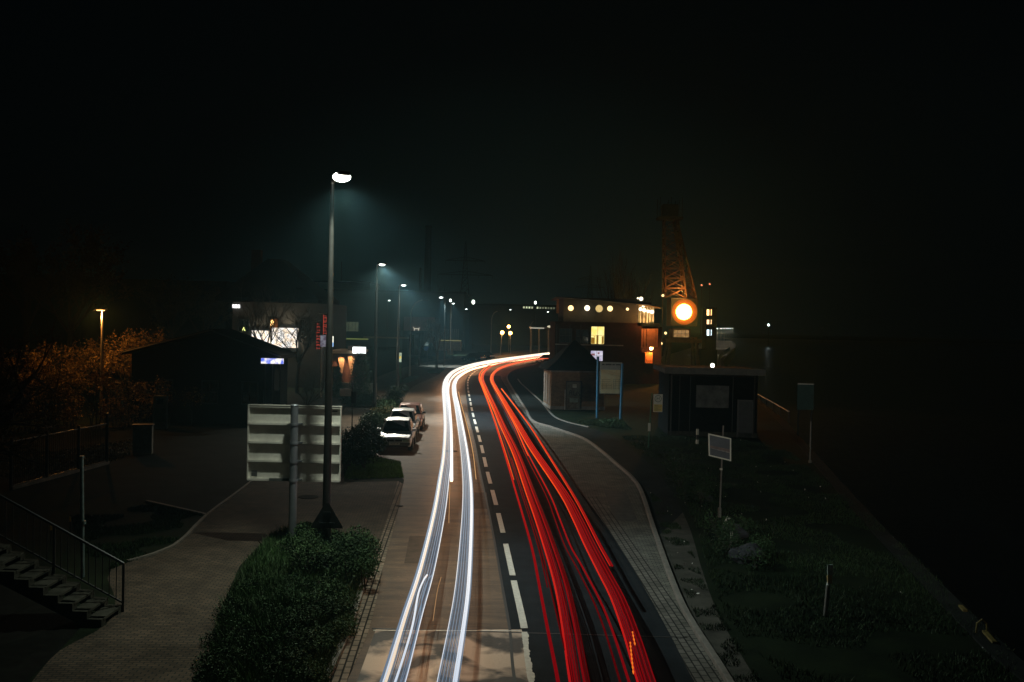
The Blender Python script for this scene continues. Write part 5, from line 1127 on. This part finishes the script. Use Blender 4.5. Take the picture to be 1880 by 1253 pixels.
# dark gabled building in the left middle distance
Yg = 58.0; A = S(240, 800, Yg); A.z = 0; T = empty('dark_barn', 'unlit dark gabled building in front of the corner house', 'building', A); ax = A.x
x1 = S(519, 700, Yg).x - ax; xr_ = S(392, 600, Yg).x - ax; zr = S(392, 604, Yg).z; zl = S(250, 648, Yg).z; zr2 = S(519, 652, Yg).z
b = MB(); b.yprism([(0, 0), (x1 - .5, 0), (x1 - .5, zr2 - .1), (xr_, zr - .25), (0, zl)], 0, 3.4); b.build('wall', M['darkwall'], T)
b = MB(); b.yprism([(-.4, zl - .1), (xr_, zr - .2), (x1, zr2 - .25), (x1, zr2), (xr_, zr), (-.4, zl + .1)], -.5, 3.6); b.build('roof', M['rooftile'], T)
for xx in (1.5, 4.2, 6.6): win(T, xx, xx + 1.0, 1.2, 2.6, 0, M['glass'], M['plastic'], .07, (1, 1))
b = MB(); b.bb(7.9, 8.9, -.04, 0, 0, 2.1); b.build('door', M['plastic'], T)
b = MB(); b.tube([(-.45, -.58, zl), (xr_, -.58, zr - .08)], .05, n=6); b.tube([(xr_, -.58, zr - .08), (x1, -.58, zr2 - .08)], .05, n=6); b.cyl((x1 - .6, -.06, 0), (x1 - .6, -.06, zr2 - .2), .045, n=6); b.build('gutter', M['pole_dark'], T)

# snack kiosk with lit fascia and pointed beige panels
Yk = 86.0; A = S(604, 700, Yk); A.z = 0; T = empty('shop_pavilion', 'low pavilion with a white light box and tapering beige panels', 'shop', A); ax = A.x
K = lambda px, py, Y=Yk: (S(px, py, Y).x - ax, S(px, py, Y).z)
x1, z1 = K(655, 646); b = MB(); b.bb(0, x1, 0, 6, 0, z1 - .2); b.build('wall', mat('rust render', (.14, .055, .035), .85), T)
b = MB(); b.bb(-.1, x1 + .1, -.45, 6.2, z1 - .18, z1 + .06); b.build('fascia', mat('cream fascia', (.60, .44, .30), .7, var=.08), T)
xa, za = K(636, 636); b = MB(); b.bb(xa, x1 - .3, .8, 4, z1 + .07, za); b.build('roof_house', mat('dim roof box', (.12, .08, .06), .8), T)
xa, za = K(650, 637); xb, zb = K(673, 649); b = MB(); b.bb(xa, xb, -.75, -.46, zb, za); b.build('light_box', emis('pavilion light box', (.93, 1, .98), 2.6), T)
for (a1_, a2_, c1_, c2x, ya, yb2) in ((621, 634, 627, 630, 656, 685), (639, 652, 645, 648, 654, 688)):
    q1, q2, q3, q4 = K(a1_, ya), K(a2_, ya), K(c2x, yb2), K(c1_, yb2); b = MB(); b.yprism([q1, q2, q3, q4], -.30, -.22); f = b.build('beige_panel', mat('beige panel', (.42, .26, .15), .7, c2=(.28, .16, .09), scale=1.2), T)
    zc = q1[1] + .12; b = MB(); b.cyl(((q1[0] + q2[0]) / 2, -.4, zc), ((q1[0] + q2[0]) / 2, -.4, zc + .14), .09, .04, n=8); b.build('downlight', M['plastic'], f)
    light('SPOT', 'down_light', T, ((q1[0] + q2[0]) / 2, -.75, zc + .12), 160, (1, .62, .32), .05, spot=110, target=(A.x * 0 + (q1[0] + q2[0]) / 2, -.1, 0), blend=.7)
x_, z_ = K(640, 715); b = MB(); b.bb(-.2, x1 + 2, -1.2, -1.0, 0, .9); b.build('low_wall', M['concrete'], T)

# low shop with the leaping animal mark
Yl = 165.0; A = S(738, 660, Yl); A.z = 0; T = empty('low_shop', 'low reddish shop front with a small white animal mark on its fascia', 'shop', A); ax = A.x
K = lambda px, py, Y=Yl: (S(px, py, Y).x - ax, S(px, py, Y).z)
x1, z1 = K(795, 584); b = MB(); b.bb(0, x1, 0, 14, 0, z1); b.build('wall', M['darkwall'], T)
_, z2 = K(780, 608); b = MB(); b.bb(.2, x1 + .3, -.15, 0, z2, z1 + .1); f = b.build('fascia', mat('fascia red brown', (.22, .12, .10), .8), T)
x, z = K(765, 604); b = MB(); b.tube([(x - .62, -.2, z + .42), (x - .5, -.2, z + .10), (x - .1, -.2, z + .0), (x + .35, -.2, z + .04), (x + .62, -.2, z + .22)], [.03, .13, .16, .17, .03], n=8, flat=.3); b.tube([(x - .35, -.2, z), (x - .4, -.2, z - .33)], .06, n=6); b.tube([(x + .3, -.2, z + .02), (x + .38, -.2, z - .33)], .07, n=6)
b.build('animal_mark', emis('lit white mark', (1, .93, .75), .6), f)
for i in range(5): win(T, 1 + i * 1.0, 1.8 + i * 1.0, .5, z2 - .6, 0, M['glass'], M['plastic'], .06, (0, 1))
b = MB(); x, z = K(742, 620); b.bb(-6.5, 1.2, -1.2, 1, z - .2, z + .05); b.build('canopy', mat('canopy edge', (.25, .22, .16), .8), T)
q = G(784, 672); T = empty('route_sign', 'small white over blue road sign in front of the low shop', 'road sign', q); a_, c_ = S(778, 629, q.y), S(786.5, 635, q.y)
b = MB(); b.cyl((0, 0, 0), (0, 0, a_.z), .04, n=6); b.build('post', M['pole_dark'], T); b = MB(); b.bb(a_.x - q.x, c_.x - q.x, -.08, -.05, c_.z, a_.z); b.build('upper_plate', emis('lit plate', (.35, .5, .5), .35), T)
b = MB(); b.cyl(((a_.x + c_.x) / 2 - q.x, -.08, c_.z - .42), ((a_.x + c_.x) / 2 - q.x, -.05, c_.z - .42), .34, n=18); b.build('blue_disc', M['signblue'], T)
q = G(827, 660); T = empty('notice_board', 'pair of small pale notice boards beside the road before the bend', 'notice board', q); a_, c_ = S(821, 641, q.y), S(832, 652, q.y)
for (u, v) in ((a_.x, (a_.x + c_.x) / 2 - .12), ((a_.x + c_.x) / 2 + .12, c_.x)): b = MB(); b.bb(u - q.x, v - q.x, -.04, .04, c_.z, a_.z); b.build('board', mat('tan board', (.4, .3, .2), .7), T)
b = MB(); [b.cyl((x_ - q.x, 0, 0), (x_ - q.x, 0, a_.z), .05, n=6) for x_ in (a_.x, c_.x)]; b.build('post', M['pole_dark'], T)

# long halls behind the road
def hall(px0, px1, pt, Y, label, depth=30, m_=None):
    a_, c_ = S(px0, pt, Y), S(px1, pt, Y); zt_ = max(a_.z, c_.z) * .5 + min(a_.z, c_.z) * .5; T = empty('industrial_hall', label, 'hall', (a_.x, Y, 0)); b = MB(); b.bb(0, c_.x - a_.x, 0, depth, 0, zt_); b.build('wall', m_ or M['hall'], T)
    b = MB(); b.bb(-.3, c_.x - a_.x + .3, -.4, depth, zt_, zt_ + .5); b.build('roof_edge', M['darkwall'], T); return T, a_.x, zt_
T, hx, hz = hall(560, 852, 537, 235, 'long dark flat roofed hall behind the second and third street lamps')
a_, c_ = S(634, 590, 235), S(659, 610, 235); win(T, a_.x - hx, c_.x - hx, c_.z, a_.z, 0, emis('dim curtain', (.045, .055, .035), .6, c2=(.09, .10, .055), scale=1.0), M['plastic'], .15, (3, 0))
a_, c_ = S(636, 621.5, 235), S(676, 624, 235); b = MB(); b.bb(a_.x - hx, c_.x - hx, -.3, -.05, c_.z, a_.z); b.build('light_strip', emis('green strip', (.30, .36, .08), .5), T)
a_, c_ = S(800, 619, 215), S(846, 626, 215); T = empty('loading_ramp', 'faintly lit loading ramp with slatted railing beyond the low shop', 'ramp', (a_.x, 215, 0)); b = MB(); b.bb(0, c_.x - a_.x, 0, 3, 0, c_.z); b.build('wall', M['concrete'], T)
b = MB(); b.bb(0, c_.x - a_.x, -.1, -.02, c_.z - .1, c_.z + .12); b.build('lit_edge', emis('ramp edge light', (.26, .24, .09), .6), T); b = MB(); [b.cyl((i * .45, 0, c_.z), (i * .45, 0, c_.z + 2.6), .06, n=4) for i in range(int((c_.x - a_.x) / .45))]; b.build('railing', M['pole'], T)
T, hx, hz = hall(851, 1030, 562, 285, 'lower long hall behind the orange lanterns with a strip of lit windows')
for i in range(12):
    if i in (4,): continue
    a_, c_ = S(960 + i * 5.0, 562.5 + i * .15, 285), S(963.8 + i * 5.0, 567 + i * .15, 285); lv_ = emis('strip window %d' % i, (.55, .62, .38), (1.1, 1.3, 1.6, 1.0, 0, 1.3, .5, .3, .5, .25, .3, .2)[i]); win(T, a_.x - hx, c_.x - hx, c_.z, a_.z, 0, lv_, M['plastic'], .08, (0, 0))
T, hx, hz = hall(570, 642, 519, 300, 'pale upper block rising behind the long hall, left one', 20, mat('pale block', (.22, .25, .25), .8)); T, hx, hz = hall(633, 680, 520, 290, 'pale upper block rising behind the long hall, right one', 20, bpy.data.materials['pale block'])
T, hx, hz = hall(150, 415, 520, 150, 'low dark building behind the orange lit shrubs at the left', 20, M['darkwall'])
T, hx, hz = hall(-200, 150, 508, 170, 'dark building block at the far left edge', 20, M['darkwall'])
for px, py, lab in ((869, 555, 'tiny white lamp on the roof line right of the pylon'), (827, 552, 'small bright lamp beside the twin headed street lamp'), (983, 556, 'small lamp on a post above the strip of lit windows')):
    p = S(px, py, 232); T = empty('far_lamp', lab, 'lamp', (p.x, 232, 0), 0, 'far roof lamps'); b = MB(); b.cyl((0, .2, 0), (0, .2, p.z), .1, .06, n=6); b.build('pole', M['steel_far'], T); b = MB(); b.sphere((0, 0, p.z), .28 if px != 869 else .38, 8, 6, (1, 1, 1.4)); b.build('bulb', emis('far bulb', (.9, 1, .85), 4), T)
a_, c_ = S(973, 601.5, 205), S(1001, 604, 205); T = empty('filling_station', 'small faintly lit canopy between the orange lanterns and the brick building', 'canopy', (a_.x, 205, 0)); b = MB(); b.bb(0, 6, 0, 6, c_.z, a_.z + .15); b.build('roof', M['alu_d'], T)
b = MB(); b.bb(0, 3, -.05, 0, c_.z, a_.z); b.build('light_strip', emis('canopy strip', (.5, .5, .4), .9), T); b = MB(); [b.cyl((x_, 1, 0), (x_, 1, c_.z), .15, n=6) for x_ in (.3, 2, 4, 5.7)]; b.build('column', M['pole'], T)
p = S(1011, 600, 205); b = MB(); b.sphere((p.x - a_.x, -.1, p.z), .5, 10, 6, (1.5, .4, .5)); b.build('lamp', emis('canopy lamp', (.8, .75, .5), .9), T)

# chimney, smaller stack and pylons
T = empty('factory_chimney', 'tall tapering factory chimney dark against the night haze', 'chimney', (S(784, 560, 350).x, 350, 0)); zt_ = S(786, 415, 350).z
b = MB(); b.cyl((0, 0, 0), (0, 0, zt_), 1.75, 1.0, n=24); b.build('shaft', M['hall'], T); b = MB(); b.cyl((0, 0, zt_ - .8), (0, 0, zt_), 1.18, n=24); b.build('rim', M['hall'], T)
p = S(772, 492, 350); b = MB(); b.cyl((0, 0, 0), (0, 0, p.z), .7, .35, n=12); o = b.build('slim_stack', M['hall']); o.location = (p.x, 350, 0); tag(o, 'short slim stack left of the tall chimney', 'chimney')
def pylon(px, ytop, arms, Y, w0, label):
    b0 = S(px, 600, Y); T = empty('power_pylon', label, 'pylon', (b0.x, Y, 0), 0, 'power pylons'); zt_ = S(px, ytop, Y).z
    b = MB(); lattice(b, (0, 0, 0), (0, 0, zt_ * .62), w0, w0 * .34, 10, .19); lattice(b, (0, 0, zt_ * .62), (0, 0, zt_), w0 * .34, .35, 8, .14); b.build('tower', M['steel_far'], T)
    for (ya, xl, xr) in arms:
        z = S(px, ya, Y).z; L = abs(xl) * Y / F; b = MB()
        b.tube([(-L, 0, z), (L, 0, z)], .17, n=4); b.tube([(-L, 0, z), (0, 0, z + 1.9), (L, 0, z)], .14, n=4)
        for i in range(-4, 5): x_ = L * i / 5; b.cyl((x_, 0, z), (x_, 0, z + 1.9 * (1 - abs(x_) / L)), .09, n=4)
        for x_ in (-L, -L * .5, L * .5, L): b.cyl((x_, 0, z), (x_, 0, z - 1.6), .12, n=4)
        b.build('crossarm', M['steel_far'], T)
pylon(852, 444, ((479, 36, 36), (505, 50, 50)), 470, 7.5, 'large power pylon with two crossarms right of the chimney')
pylon(1082, 488, ((513, 22, 22), (528, 27, 27)), 560, 7.0, 'smaller power pylon above the roof of the brick building')
p = S(627, 481, 330); b = MB(); b.cyl((0, 0, 0), (0, 0, p.z), .3, .12, n=8); o = b.build('antenna_mast', M['steel_far']); o.location = (p.x, 330, 0); tag(o, 'thin antenna mast right of the nearest lamp post', 'mast')

# ================================================================== TREES AND SHRUBS
def branch(b, tw, p, d, L, r, lv, spread, up):
    n = 4; pts = [p.copy()]; dd = d.copy()
    for i in range(n):
        dd = (dd + Vector((random.gauss(0, .13), random.gauss(0, .13), random.gauss(up * .12, .08)))).normalized(); pts.append(pts[-1] + dd * L / n)
    tgt = b if lv >= 2 else tw
    tgt.tube(pts, [r * (1 - .55 * i / n) for i in range(n + 1)], n=6 if lv >= 2 else 3, caps=False)
    if lv == 0: return
    for k_ in range(random.randint(3, 5) if lv > 1 else random.randint(4, 6)):
        t = random.uniform(.3, 1.0); i = min(n - 1, int(t * n)); q = pts[i].lerp(pts[i + 1], t * n - i)
        a = Vector((random.gauss(0, 1), random.gauss(0, 1), random.gauss(.2 + up, .5))).normalized()
        branch(b, tw, q, (dd * (1 - spread) + a * spread).normalized(), L * random.uniform(.5, .75), r * .5, lv - 1, spread, up)
def tree(name, label, base, h, r=.14, spread=.55, up=.4, lv=4, leaf=None, nleaf=0, lsize=.06, group=None, seed=1, trunkh=.35, category='tree'):
    random.seed(seed); T = empty(name, label, category, base, 0, group); b, tw = MB(), MB()
    b.tube([(0, 0, -.1), (random.gauss(0, .05), 0, h * trunkh * .5), (random.gauss(0, .1), 0, h * trunkh)], [r * 1.2, r, r * .85], n=8, caps=False)
    for k_ in range(5):
        a = random.uniform(0, 6.28); branch(b, tw, Vector((0, 0, h * trunkh * random.uniform(.75, 1))), Vector((math.cos(a) * spread, math.sin(a) * spread, 1)).normalized(), h * (1 - trunkh) * random.uniform(.45, .62), r * .55, lv - 1, spread, up)
    b.build('trunk', M['bark'], T); c = tw.build('twigs', M['bark'], T)
    if nleaf:
        P = np.array(tw.v); idx = rng.integers(0, len(P), nleaf); leaves('foliage', P[idx] + rng.normal(0, .12, (nleaf, 3)), lsize, leaf, T)
    return T
tree('bare_tree', 'bare branching tree in front of the glaring wall, the left one', G(486, 722), 9.6, r=.13, spread=.5, lv=5, seed=3, group='bare trees by the corner house')
tree('bare_tree', 'wide bare tree with a slanting limb right of the glaring wall', G(545, 722), 8.6, r=.15, spread=.75, lv=5, seed=8, group='bare trees by the corner house')
tree('bare_tree', 'low twiggy tree between the glaring wall and the near lamp post', G(562, 760), 3.6, r=.07, spread=.75, seed=11, group='bare trees by the corner house', trunkh=.15)
tree('bare_tree', 'slender street tree whose trunk rises from the farther grass bed', G(801, 681), 7.2, r=.17, spread=.45, seed=14, group='young street trees')
tree('bare_tree', 'thin street tree in front of the low shop', G(770, 672), 6.5, r=.12, spread=.5, seed=17, group='young street trees')
for i, (px, py, tp_) in enumerate(((1134, 690, 478), (1146, 690, 488), (1158, 690, 500), (1165, 690, 515))):
    Y = 128; p = S(px, 690, Y); tree('poplar', ('tallest bare upright poplar behind the brick building, leftmost of the four', 'second bare poplar from the left behind the brick building', 'third bare poplar from the left behind the brick building', 'shortest bare poplar behind the brick building, rightmost of the four')[i], Vector((p.x, Y + i, 0)), S(px, tp_, Y).z, r=.16, spread=.14, up=.9, seed=20 + i, group='bare poplars', trunkh=.12)
# orange lit thicket on the left
for i, (px, py, Y, h, nl, lab, rr_) in enumerate((
        (60, 0, 60, 5.6, 5200, 'loose autumn tree glowing orange at the far left edge', .9), (140, 0, 63, 6.2, 8500, 'dense orange lit autumn tree left of the short orange lamp', .8),
        (238, 0, 61, 6.4, 8500, 'orange lit autumn tree right of the short orange lamp', .75), (290, 0, 64, 4.8, 3500, 'sparse dim autumn tree beside the dark gabled building', .6),
        (-20, 0, 62, 5.4, 4500, 'orange tinted tree cut by the left picture edge', .8))):
    p = S(px, 700, Y); tree('autumn_tree', lab, Vector((p.x, Y, 0)), h, r=.12, spread=rr_, leaf=M['leaf_autumn'], nleaf=int(nl * .45), lsize=.075, seed=40 + i, group='autumn trees around the orange lamp', trunkh=.18)
def shrub(name, label, pts, size, leafm_, n, r, group=None, stem=True, loc=None, zs=.75):
    """pts: clump centres (x, y, z, radius); leaves hug each clump's shell so the outline stays ragged"""
    loc = loc or Vector((pts[0][0], pts[0][1], 0)); T = empty(name, label, 'shrub', loc, 0, group); per = n // len(pts); P = []
    for (x, y, z, rad) in pts:
        d = rng.normal(size=(per, 3)); d /= np.linalg.norm(d, axis=1)[:, None]; rr2 = rad * (1 - .55 * rng.random((per, 1)) ** 2) * (1 + .12 * rng.normal(size=(per, 1)))
        c = d * rr2; c[:, 2] *= zs; c += np.array([x - loc.x, y - loc.y, z]); P.append(c)
    P = np.concatenate(P); P = P[P[:, 2] > .02]; leaves('foliage', P, size, leafm_, T)
    b = MB()
    for (x, y, z, rad) in pts[::max(1, len(pts) // 40)]:
        sx_, sy_ = (0, 0) if len(pts) < 12 else (x - loc.x, y - loc.y)
        b.tube([(0, 0, .01), (sx_ * .5, sy_ * .5, .012), (sx_, sy_, .01)], [.02, .012, .012], n=4)
        for k_ in range(3): b.tube([(sx_, sy_, 0), (x - loc.x + random.gauss(0, .1), y - loc.y + random.gauss(0, .1), z * .5), (x - loc.x + random.gauss(0, rad * .4), y - loc.y + random.gauss(0, rad * .4), z + rad * .3)], [.02, .014, .006], n=4, caps=False)
    b.build('stems', M['bark'], T); return T
random.seed(5)
for i, (px, Y, h, lab) in enumerate(((40, 52, 2.6, 'orange lit bush low at the far left behind the fence'), (130, 54, 2.9, 'broad orange lit bush behind the middle of the fence'), (215, 55, 3.0, 'orange lit bush right of the fence end, under the lamp'), (275, 57, 2.4, 'dim brown bush behind the ticket machine'))):
    x = S(px, 700, Y).x; pts = [(x + random.gauss(0, 1.3), Y + random.gauss(0, .8), random.uniform(.4, h), random.uniform(.4, .8)) for _ in range(14)]; shrub('autumn_bush', lab, pts, .07, M['leaf_autumn'], 1900, 1, 'orange lit bushes', loc=Vector((x, Y, 0)))
lv_ = [G(x, y) for x, y in ((100, 830), (195, 815), (245, 808), (240, 835), (200, 852), (100, 870), (0, 880), (-60, 860), (-40, 830))]
pp_ = gz(scatter(lv_, 6000)); pp_[:, 2] = .04; tag(leaves('leaf_litter', pp_, .06, M['leaf_autumn']), kind='stuff')

# hedge along the parked cars
def fill(poly, n, zlo, zhi, r0, r1):
    p = scatter([G(*q) for q in poly], n); return [(a, b, random.uniform(zlo, zhi), random.uniform(r0, r1)) for a, b in p]
shrub('hedge', 'dark rounded hedge end nearest the camera, left of the silver parked car', fill([(636, 872), (630, 838), (655, 815), (694, 826), (700, 850), (672, 866)], 22, .5, .95, .45, .75), .05, M['leaf_hedge'], 15000, 1, 'hedge beside the parked cars')
shrub('hedge', 'lighter middle stretch of hedge beside the white parked car', fill([(655, 815), (668, 792), (690, 775), (712, 775), (705, 800), (694, 826)], 26, .35, .75, .4, .6), .05, M['leaf_bush'], 12000, 1, 'hedge beside the parked cars')
shrub('hedge', 'farthest stretch of hedge at the foot of the second lamp post', fill([(690, 775), (705, 752), (728, 745), (736, 752), (722, 770)], 20, .3, .8, .4, .6), .05, M['leaf_bush'], 8000, 1, 'hedge beside the parked cars')
shrub('hedge', 'small dark bush at the foot of the third lamp post', fill([(715, 742), (724, 733), (740, 735), (742, 745), (728, 748)], 9, .5, 1.1, .4, .6), .05, M['leaf_hedge'], 4500, 1, 'hedge beside the parked cars')
p = G(702, 782); shrub('hedge', 'patch of yellowed leaves on top of the hedge beside the white car', [(p.x, p.y, .95, .38), (p.x + .4, p.y + .3, 1.0, .3), (p.x - .5, p.y + .1, .9, .3)], .05, M['leaf_yellow'], 380, 1, 'hedge beside the parked cars')
# planting at the bottom of the picture
shrub('shrub', 'dense leafy shrub around the foot of the nearest lamp post', fill([(528, 1010), (560, 1000), (640, 1005), (682, 1030), (670, 1085), (615, 1080), (560, 1060), (530, 1040)], 30, .18, .60, .22, .50), .032, M['leaf_bush'], 32000, 1, 'planting at the foot of the lamp post')
shrub('shrub', 'spreading shrub lining the kerb at the bottom left of the lane', fill([(600, 1085), (664, 1092), (640, 1150), (612, 1210), (588, 1270), (520, 1290), (540, 1180), (560, 1110)], 34, .03, .24, .2, .40), .026, M['leaf_bush'], 34000, 1, 'planting at the foot of the lamp post')
shrub('shrub', 'low sprawling ground cover shrub filling the bottom left planting bed', fill([(470, 1070), (560, 1075), (560, 1150), (530, 1290), (345, 1290), (400, 1160), (430, 1100)], 60, .0, .10, .18, .36), .024, M['leaf_hedge2'], 46000, 1, 'planting at the foot of the lamp post')
bed = [G(x, y) for x, y in ((452, 1040), (500, 985), (548, 968), (612, 978), (684, 1022), (648, 1145), (600, 1262), (540, 1400), (310, 1400), (372, 1253), (404, 1130))]
sheet('planting_bed', bed, .008, M['soil']); g2 = scatter(bed, 26000)
tag(blades('grass', gz(g2), .26, .014, mat('bed grass', (.055, .12, .03), c2=(.03, .06, .018), scale=.8)), kind='stuff')
g3 = scatter([G(x, y) for x, y in ((455, 1050), (500, 988), (540, 975), (560, 1010), (520, 1040))], 9000); tag(blades('grass', gz(g3), .14, .014, bpy.data.materials['green verge grass']), kind='stuff')
shade_area = [G(x, y) for x, y in ((-80, 1010), (20, 1050), (150, 1150), (118, 1186), (50, 1252), (-60, 1400), (-300, 1400))]
sheet('stair_shade_sheet', shade_area, .004, mat('painted stair shade', (.006, .007, .006), .98, var=.4, spec=.05))  # near-black sheet paints in the shade of the hollow below the stairs
# right bank weeds
shrub('weeds', 'clump of weeds around the dark boulders on the right bank', fill([(1310, 985), (1345, 970), (1420, 1010), (1400, 1060), (1345, 1040)], 14, .1, .4, .25, .5), .04, M['leaf_hedge'], 5000, 1, 'weeds on the right bank')
shrub('weeds', 'dark weeds along the path edge left of the picture board', fill([(1215, 850), (1250, 850), (1300, 905), (1300, 945), (1262, 920)], 18, .1, .5, .3, .6), .04, M['leaf_hedge'], 5000, 1, 'weeds on the right bank')
shrub('weeds', 'low green weeds under the town map board', fill([(1080, 776), (1140, 778), (1150, 788), (1090, 784)], 12, .05, .25, .2, .4), .05, M['leaf_bush'], 2500, 1, 'weeds on the right bank')
shrub('conical_shrub', 'dark conical evergreen in front of the pavilion, left one', [(S(617, 700, 80).x, 80, z, .8 - z * .2) for z in (.3, .8, 1.3, 1.8, 2.3)], .06, M['leaf_hedge'], 4500, 1, 'evergreens by the pavilion')
shrub('conical_shrub', 'taller dark evergreen right of the pavilion, under its light box', [(S(662, 700, 80).x, 80, z, 1.0 - z * .1) for z in (.3, .9, 1.5, 2.1, 2.7, 3.2)], .06, M['leaf_hedge'], 6500, 1, 'evergreens by the pavilion')
shrub('conical_shrub', 'low clipped hedge at the corner of the brick footpath near the pavilion', [(S(640 + i * 5, 715, 72).x, 72, .5, .7) for i in range(9)], .06, M['leaf_hedge'], 6500, 1, 'evergreens by the pavilion')
# dark foreground branches at the left edge and tall faint trees far left
tree('overhanging_tree', 'leafless tree spreading dark twigs over the stairs at the left edge', Vector((-14.6, 25.5, 0)), 6.8, r=.16, spread=.95, seed=61, up=.15, lv=4, group='bare trees at the left edge', leaf=M['leaf_dry'], nleaf=900, lsize=.04)
tree('overhanging_tree', 'second leafless tree reaching in front of the orange lit shrubs', Vector((-17.6, 33, 0)), 7.4, r=.16, spread=.9, seed=66, up=.2, lv=4, group='bare trees at the left edge')
tree('tall_tree', 'tall faint tree silhouette against the sky at far left', Vector((S(130, 500, 95).x, 95, 0)), S(130, 405, 95).z, r=.3, spread=.6, seed=71, lv=4, leaf=M['leaf_dry'], nleaf=5000, lsize=.16)
tree('tall_tree', 'tall faint upright tree at the left edge of the sky', Vector((S(50, 500, 100).x, 100, 0)), S(50, 385, 100).z, r=.3, spread=.35, seed=74, lv=4, leaf=M['leaf_dry'], nleaf=5000, lsize=.16)
tree('tall_tree', 'small round topped tree left of the hipped roof', Vector((S(375, 530, 120).x, 120, 0)), S(375, 498, 120).z, r=.25, spread=.6, seed=77, lv=4, leaf=M['leaf_dry'], nleaf=3500, lsize=.14)
tree('tall_tree', 'small dark treetop on the skyline above the left building', Vector((S(318, 530, 130).x, 130, 0)), S(318, 503, 130).z, r=.25, spread=.6, seed=79, lv=4, leaf=M['leaf_dry'], nleaf=3500, lsize=.14)
for i, px in enumerate((712, 728, 805, 822, 838)):
    tree('bare_tree', 'bare far treetop on the hall roof line, number %s from the left' % nm[i], Vector((S(px, 530, 262).x, 262 + i, 0)), S(px, 521 + (i % 2) * 4, 262).z, r=.3, spread=.4, up=.6, seed=90 + i, lv=3, group='far bare trees')

# ================================================================== NIGHT HAZE
b = MB(); b.bb(-720, 720, -60, 1120, -3.6, 75); hz_ = b.build('haze', bpy.data.materials.new('haze')); hz_['kind'] = 'stuff'
hm = hz_.data.materials[0]; hm.use_nodes = True; hn = hm.node_tree.nodes; hn.remove(hn['Principled BSDF']); pv = hn.new('ShaderNodeVolumePrincipled')
pv.inputs['Color'].default_value = (.38, .77, .92, 1); pv.inputs['Density'].default_value = 0.0008; pv.inputs['Anisotropy'].default_value = 0.45
hm.node_tree.links.new(pv.outputs[0], hn['Material Output'].inputs['Volume'])
